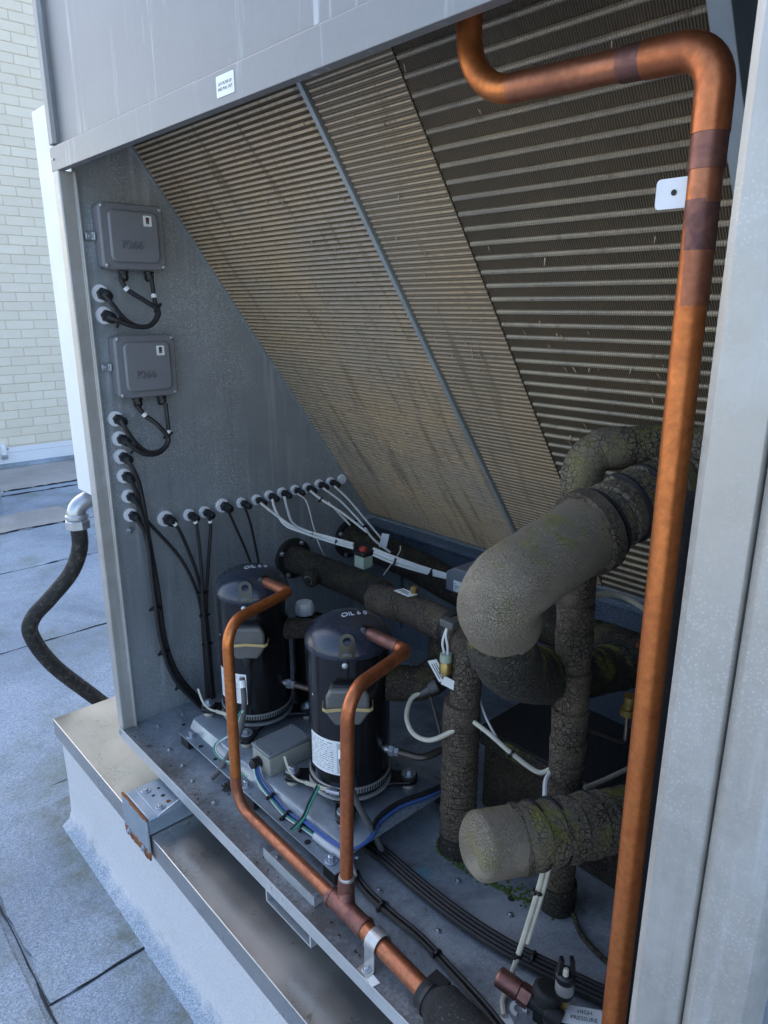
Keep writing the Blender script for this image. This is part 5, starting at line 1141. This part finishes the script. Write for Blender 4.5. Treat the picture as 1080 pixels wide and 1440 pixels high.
mb = text_mb('HIGH', .0085, lambda x, y, z: lc + ld * (x + .006) - lw * (y + .006) + Vector((0, 0, .0009 + z * .1))); text_mb('PRESSURE', .0085, lambda x, y, z: lc + ld * (x + .004) - lw * (y - .004) + Vector((0, 0, .0009 + z * .1)), mb=mb)
obj('lettering', mb, 'ink', pl, 0)
mb = MB(); prof_c = [(.013 * math.cos(R(t)), .013 * math.sin(R(t))) for t in range(40, 321, 20)] + [(.0065 * math.cos(R(t)), .0065 * math.sin(R(t))) for t in range(320, 39, -20)]
mb.prism([(1.104 + u * .9 + v * .4, .133 + v * .9 - u * .4) for u, v in prof_c], lambda u, v, t: (u, v, t), .0008, .0028); tag(obj('plastic_clip', mb, 'white_sticker'), 'white C-shaped plastic clip lying on the pan by the valve', 'clip')
mb = MB(); mb.prism([(1.092, .105), (1.108, .096), (1.117, .108), (1.10, .117)], lambda u, v, t: (u, v, t), .0006, .0022); tag(obj('paper_scrap', mb, 'white_sticker'), 'scrap of white card on the pan beneath the cream lead', 'scrap', 'white scraps on the pan')
for i, poly in enumerate(([(.925, .048), (.948, .046), (.950, .060), (.93, .062)], [(.908, -.0), (.932, -.003), (.935, .010), (.912, .012)])):
    mb = MB(); mb.prism(poly, lambda u, v, t: (u, v, t), .0006, .002); tag(obj('paper_scrap', mb, 'white_sticker'), ('scrap of white card beside the clamp, inner side of the header', 'scrap of white card beside the clamp, lip side of the header')[i], 'scrap', 'white scraps on the pan')
# dead leaves and grit
rnd = random.Random(11)
mb = MB()
for cx, cy, sp, n in ((.376, .074, .012, 26), (.045, .035, .03, 30), (.12, .022, .04, 30), (.25, .018, .05, 26), (.40, .016, .06, 26), (.60, .012, .06, 24), (.80, .010, .06, 22), (.86, .02, .03, 20), (.05, .30, .04, 14), (.90, .30, .10, 30), (1.0, .20, .12, 26), (.83, .06, .03, 14)):
    for _ in range(n // 2 + 2):
        x, y = rnd.gauss(cx, sp), rnd.gauss(cy, min(sp, .008 if cy < .1 else sp)); r0 = rnd.choice((.0006, .0008, .001, .0013, .0018, .003))
        if not (.012 < x < 1.3 and .003 < y < .8): continue
        z0 = .0006 + rnd.uniform(0, .0012) ; k = 5; a0 = rnd.uniform(0, 6)
        pts = [Vector((x + r0 * rnd.uniform(.5, 1.4) * math.cos(a0 + 6.283 * j / k), y + r0 * rnd.uniform(.4, 1.1) * math.sin(a0 + 6.283 * j / k), z0 + rnd.uniform(0, r0 * .5))) for j in range(k)]
        top = Vector((x, y, z0 + r0 * rnd.uniform(.3, .9))); mb.add(pts + [top], [(j, (j + 1) % k, 5) for j in range(k)])
tag(obj('leaf_litter', mb, 'debris', None, 0), 'dark grit and leaf litter scattered over the pan', 'debris', kind='stuff')
mb = MB(); mb.tube(spline([(.375, .075, .008), (.385, .085, .014), (.405, .092, .012), (.43, .088, .018)], 6), .0016, 6)
for k in range(9): mb.obox((.374 + rnd.gauss(0, .005), .072 + rnd.gauss(0, .006), .006 + rnd.uniform(-.003, .006)), (.005, rnd.uniform(-.003, .003), .001), (.001, .003, rnd.uniform(-.003, .003)), (0, .0005, .0008))
tag(obj('dead_twig', mb, 'debris'), 'shrivelled black twig on the pan before the front rail', 'twig')
mb = MB(); rnd = random.Random(21)
for _ in range(420):
    t0 = rnd.random(); x = .855 + t0 * .16 + rnd.gauss(0, .012); y = .283 + t0 * .03 + abs(rnd.gauss(0, .014)) - .012; r0 = rnd.uniform(.0012, .0036); k = 5; a0 = rnd.uniform(0, 6)
    if rnd.random() < .35: t0 = rnd.random() * 6.28; x = .822 + .040 * math.cos(t0); y = .314 + .040 * math.sin(t0)
    pts = [Vector((x + r0 * rnd.uniform(.7, 1.3) * math.cos(a0 + 6.283 * j / k), y + r0 * rnd.uniform(.7, 1.3) * math.sin(a0 + 6.283 * j / k), .0004)) for j in range(k)]
    mb.add(pts + [Vector((x, y, .0004 + r0 * rnd.uniform(.6, 1.4)))], [(j, (j + 1) % k, 5) for j in range(k)])
tag(obj('moss_patch', mb, 'moss', None, 0), 'green moss growing on the pan between the two risers', 'moss', kind='stuff')
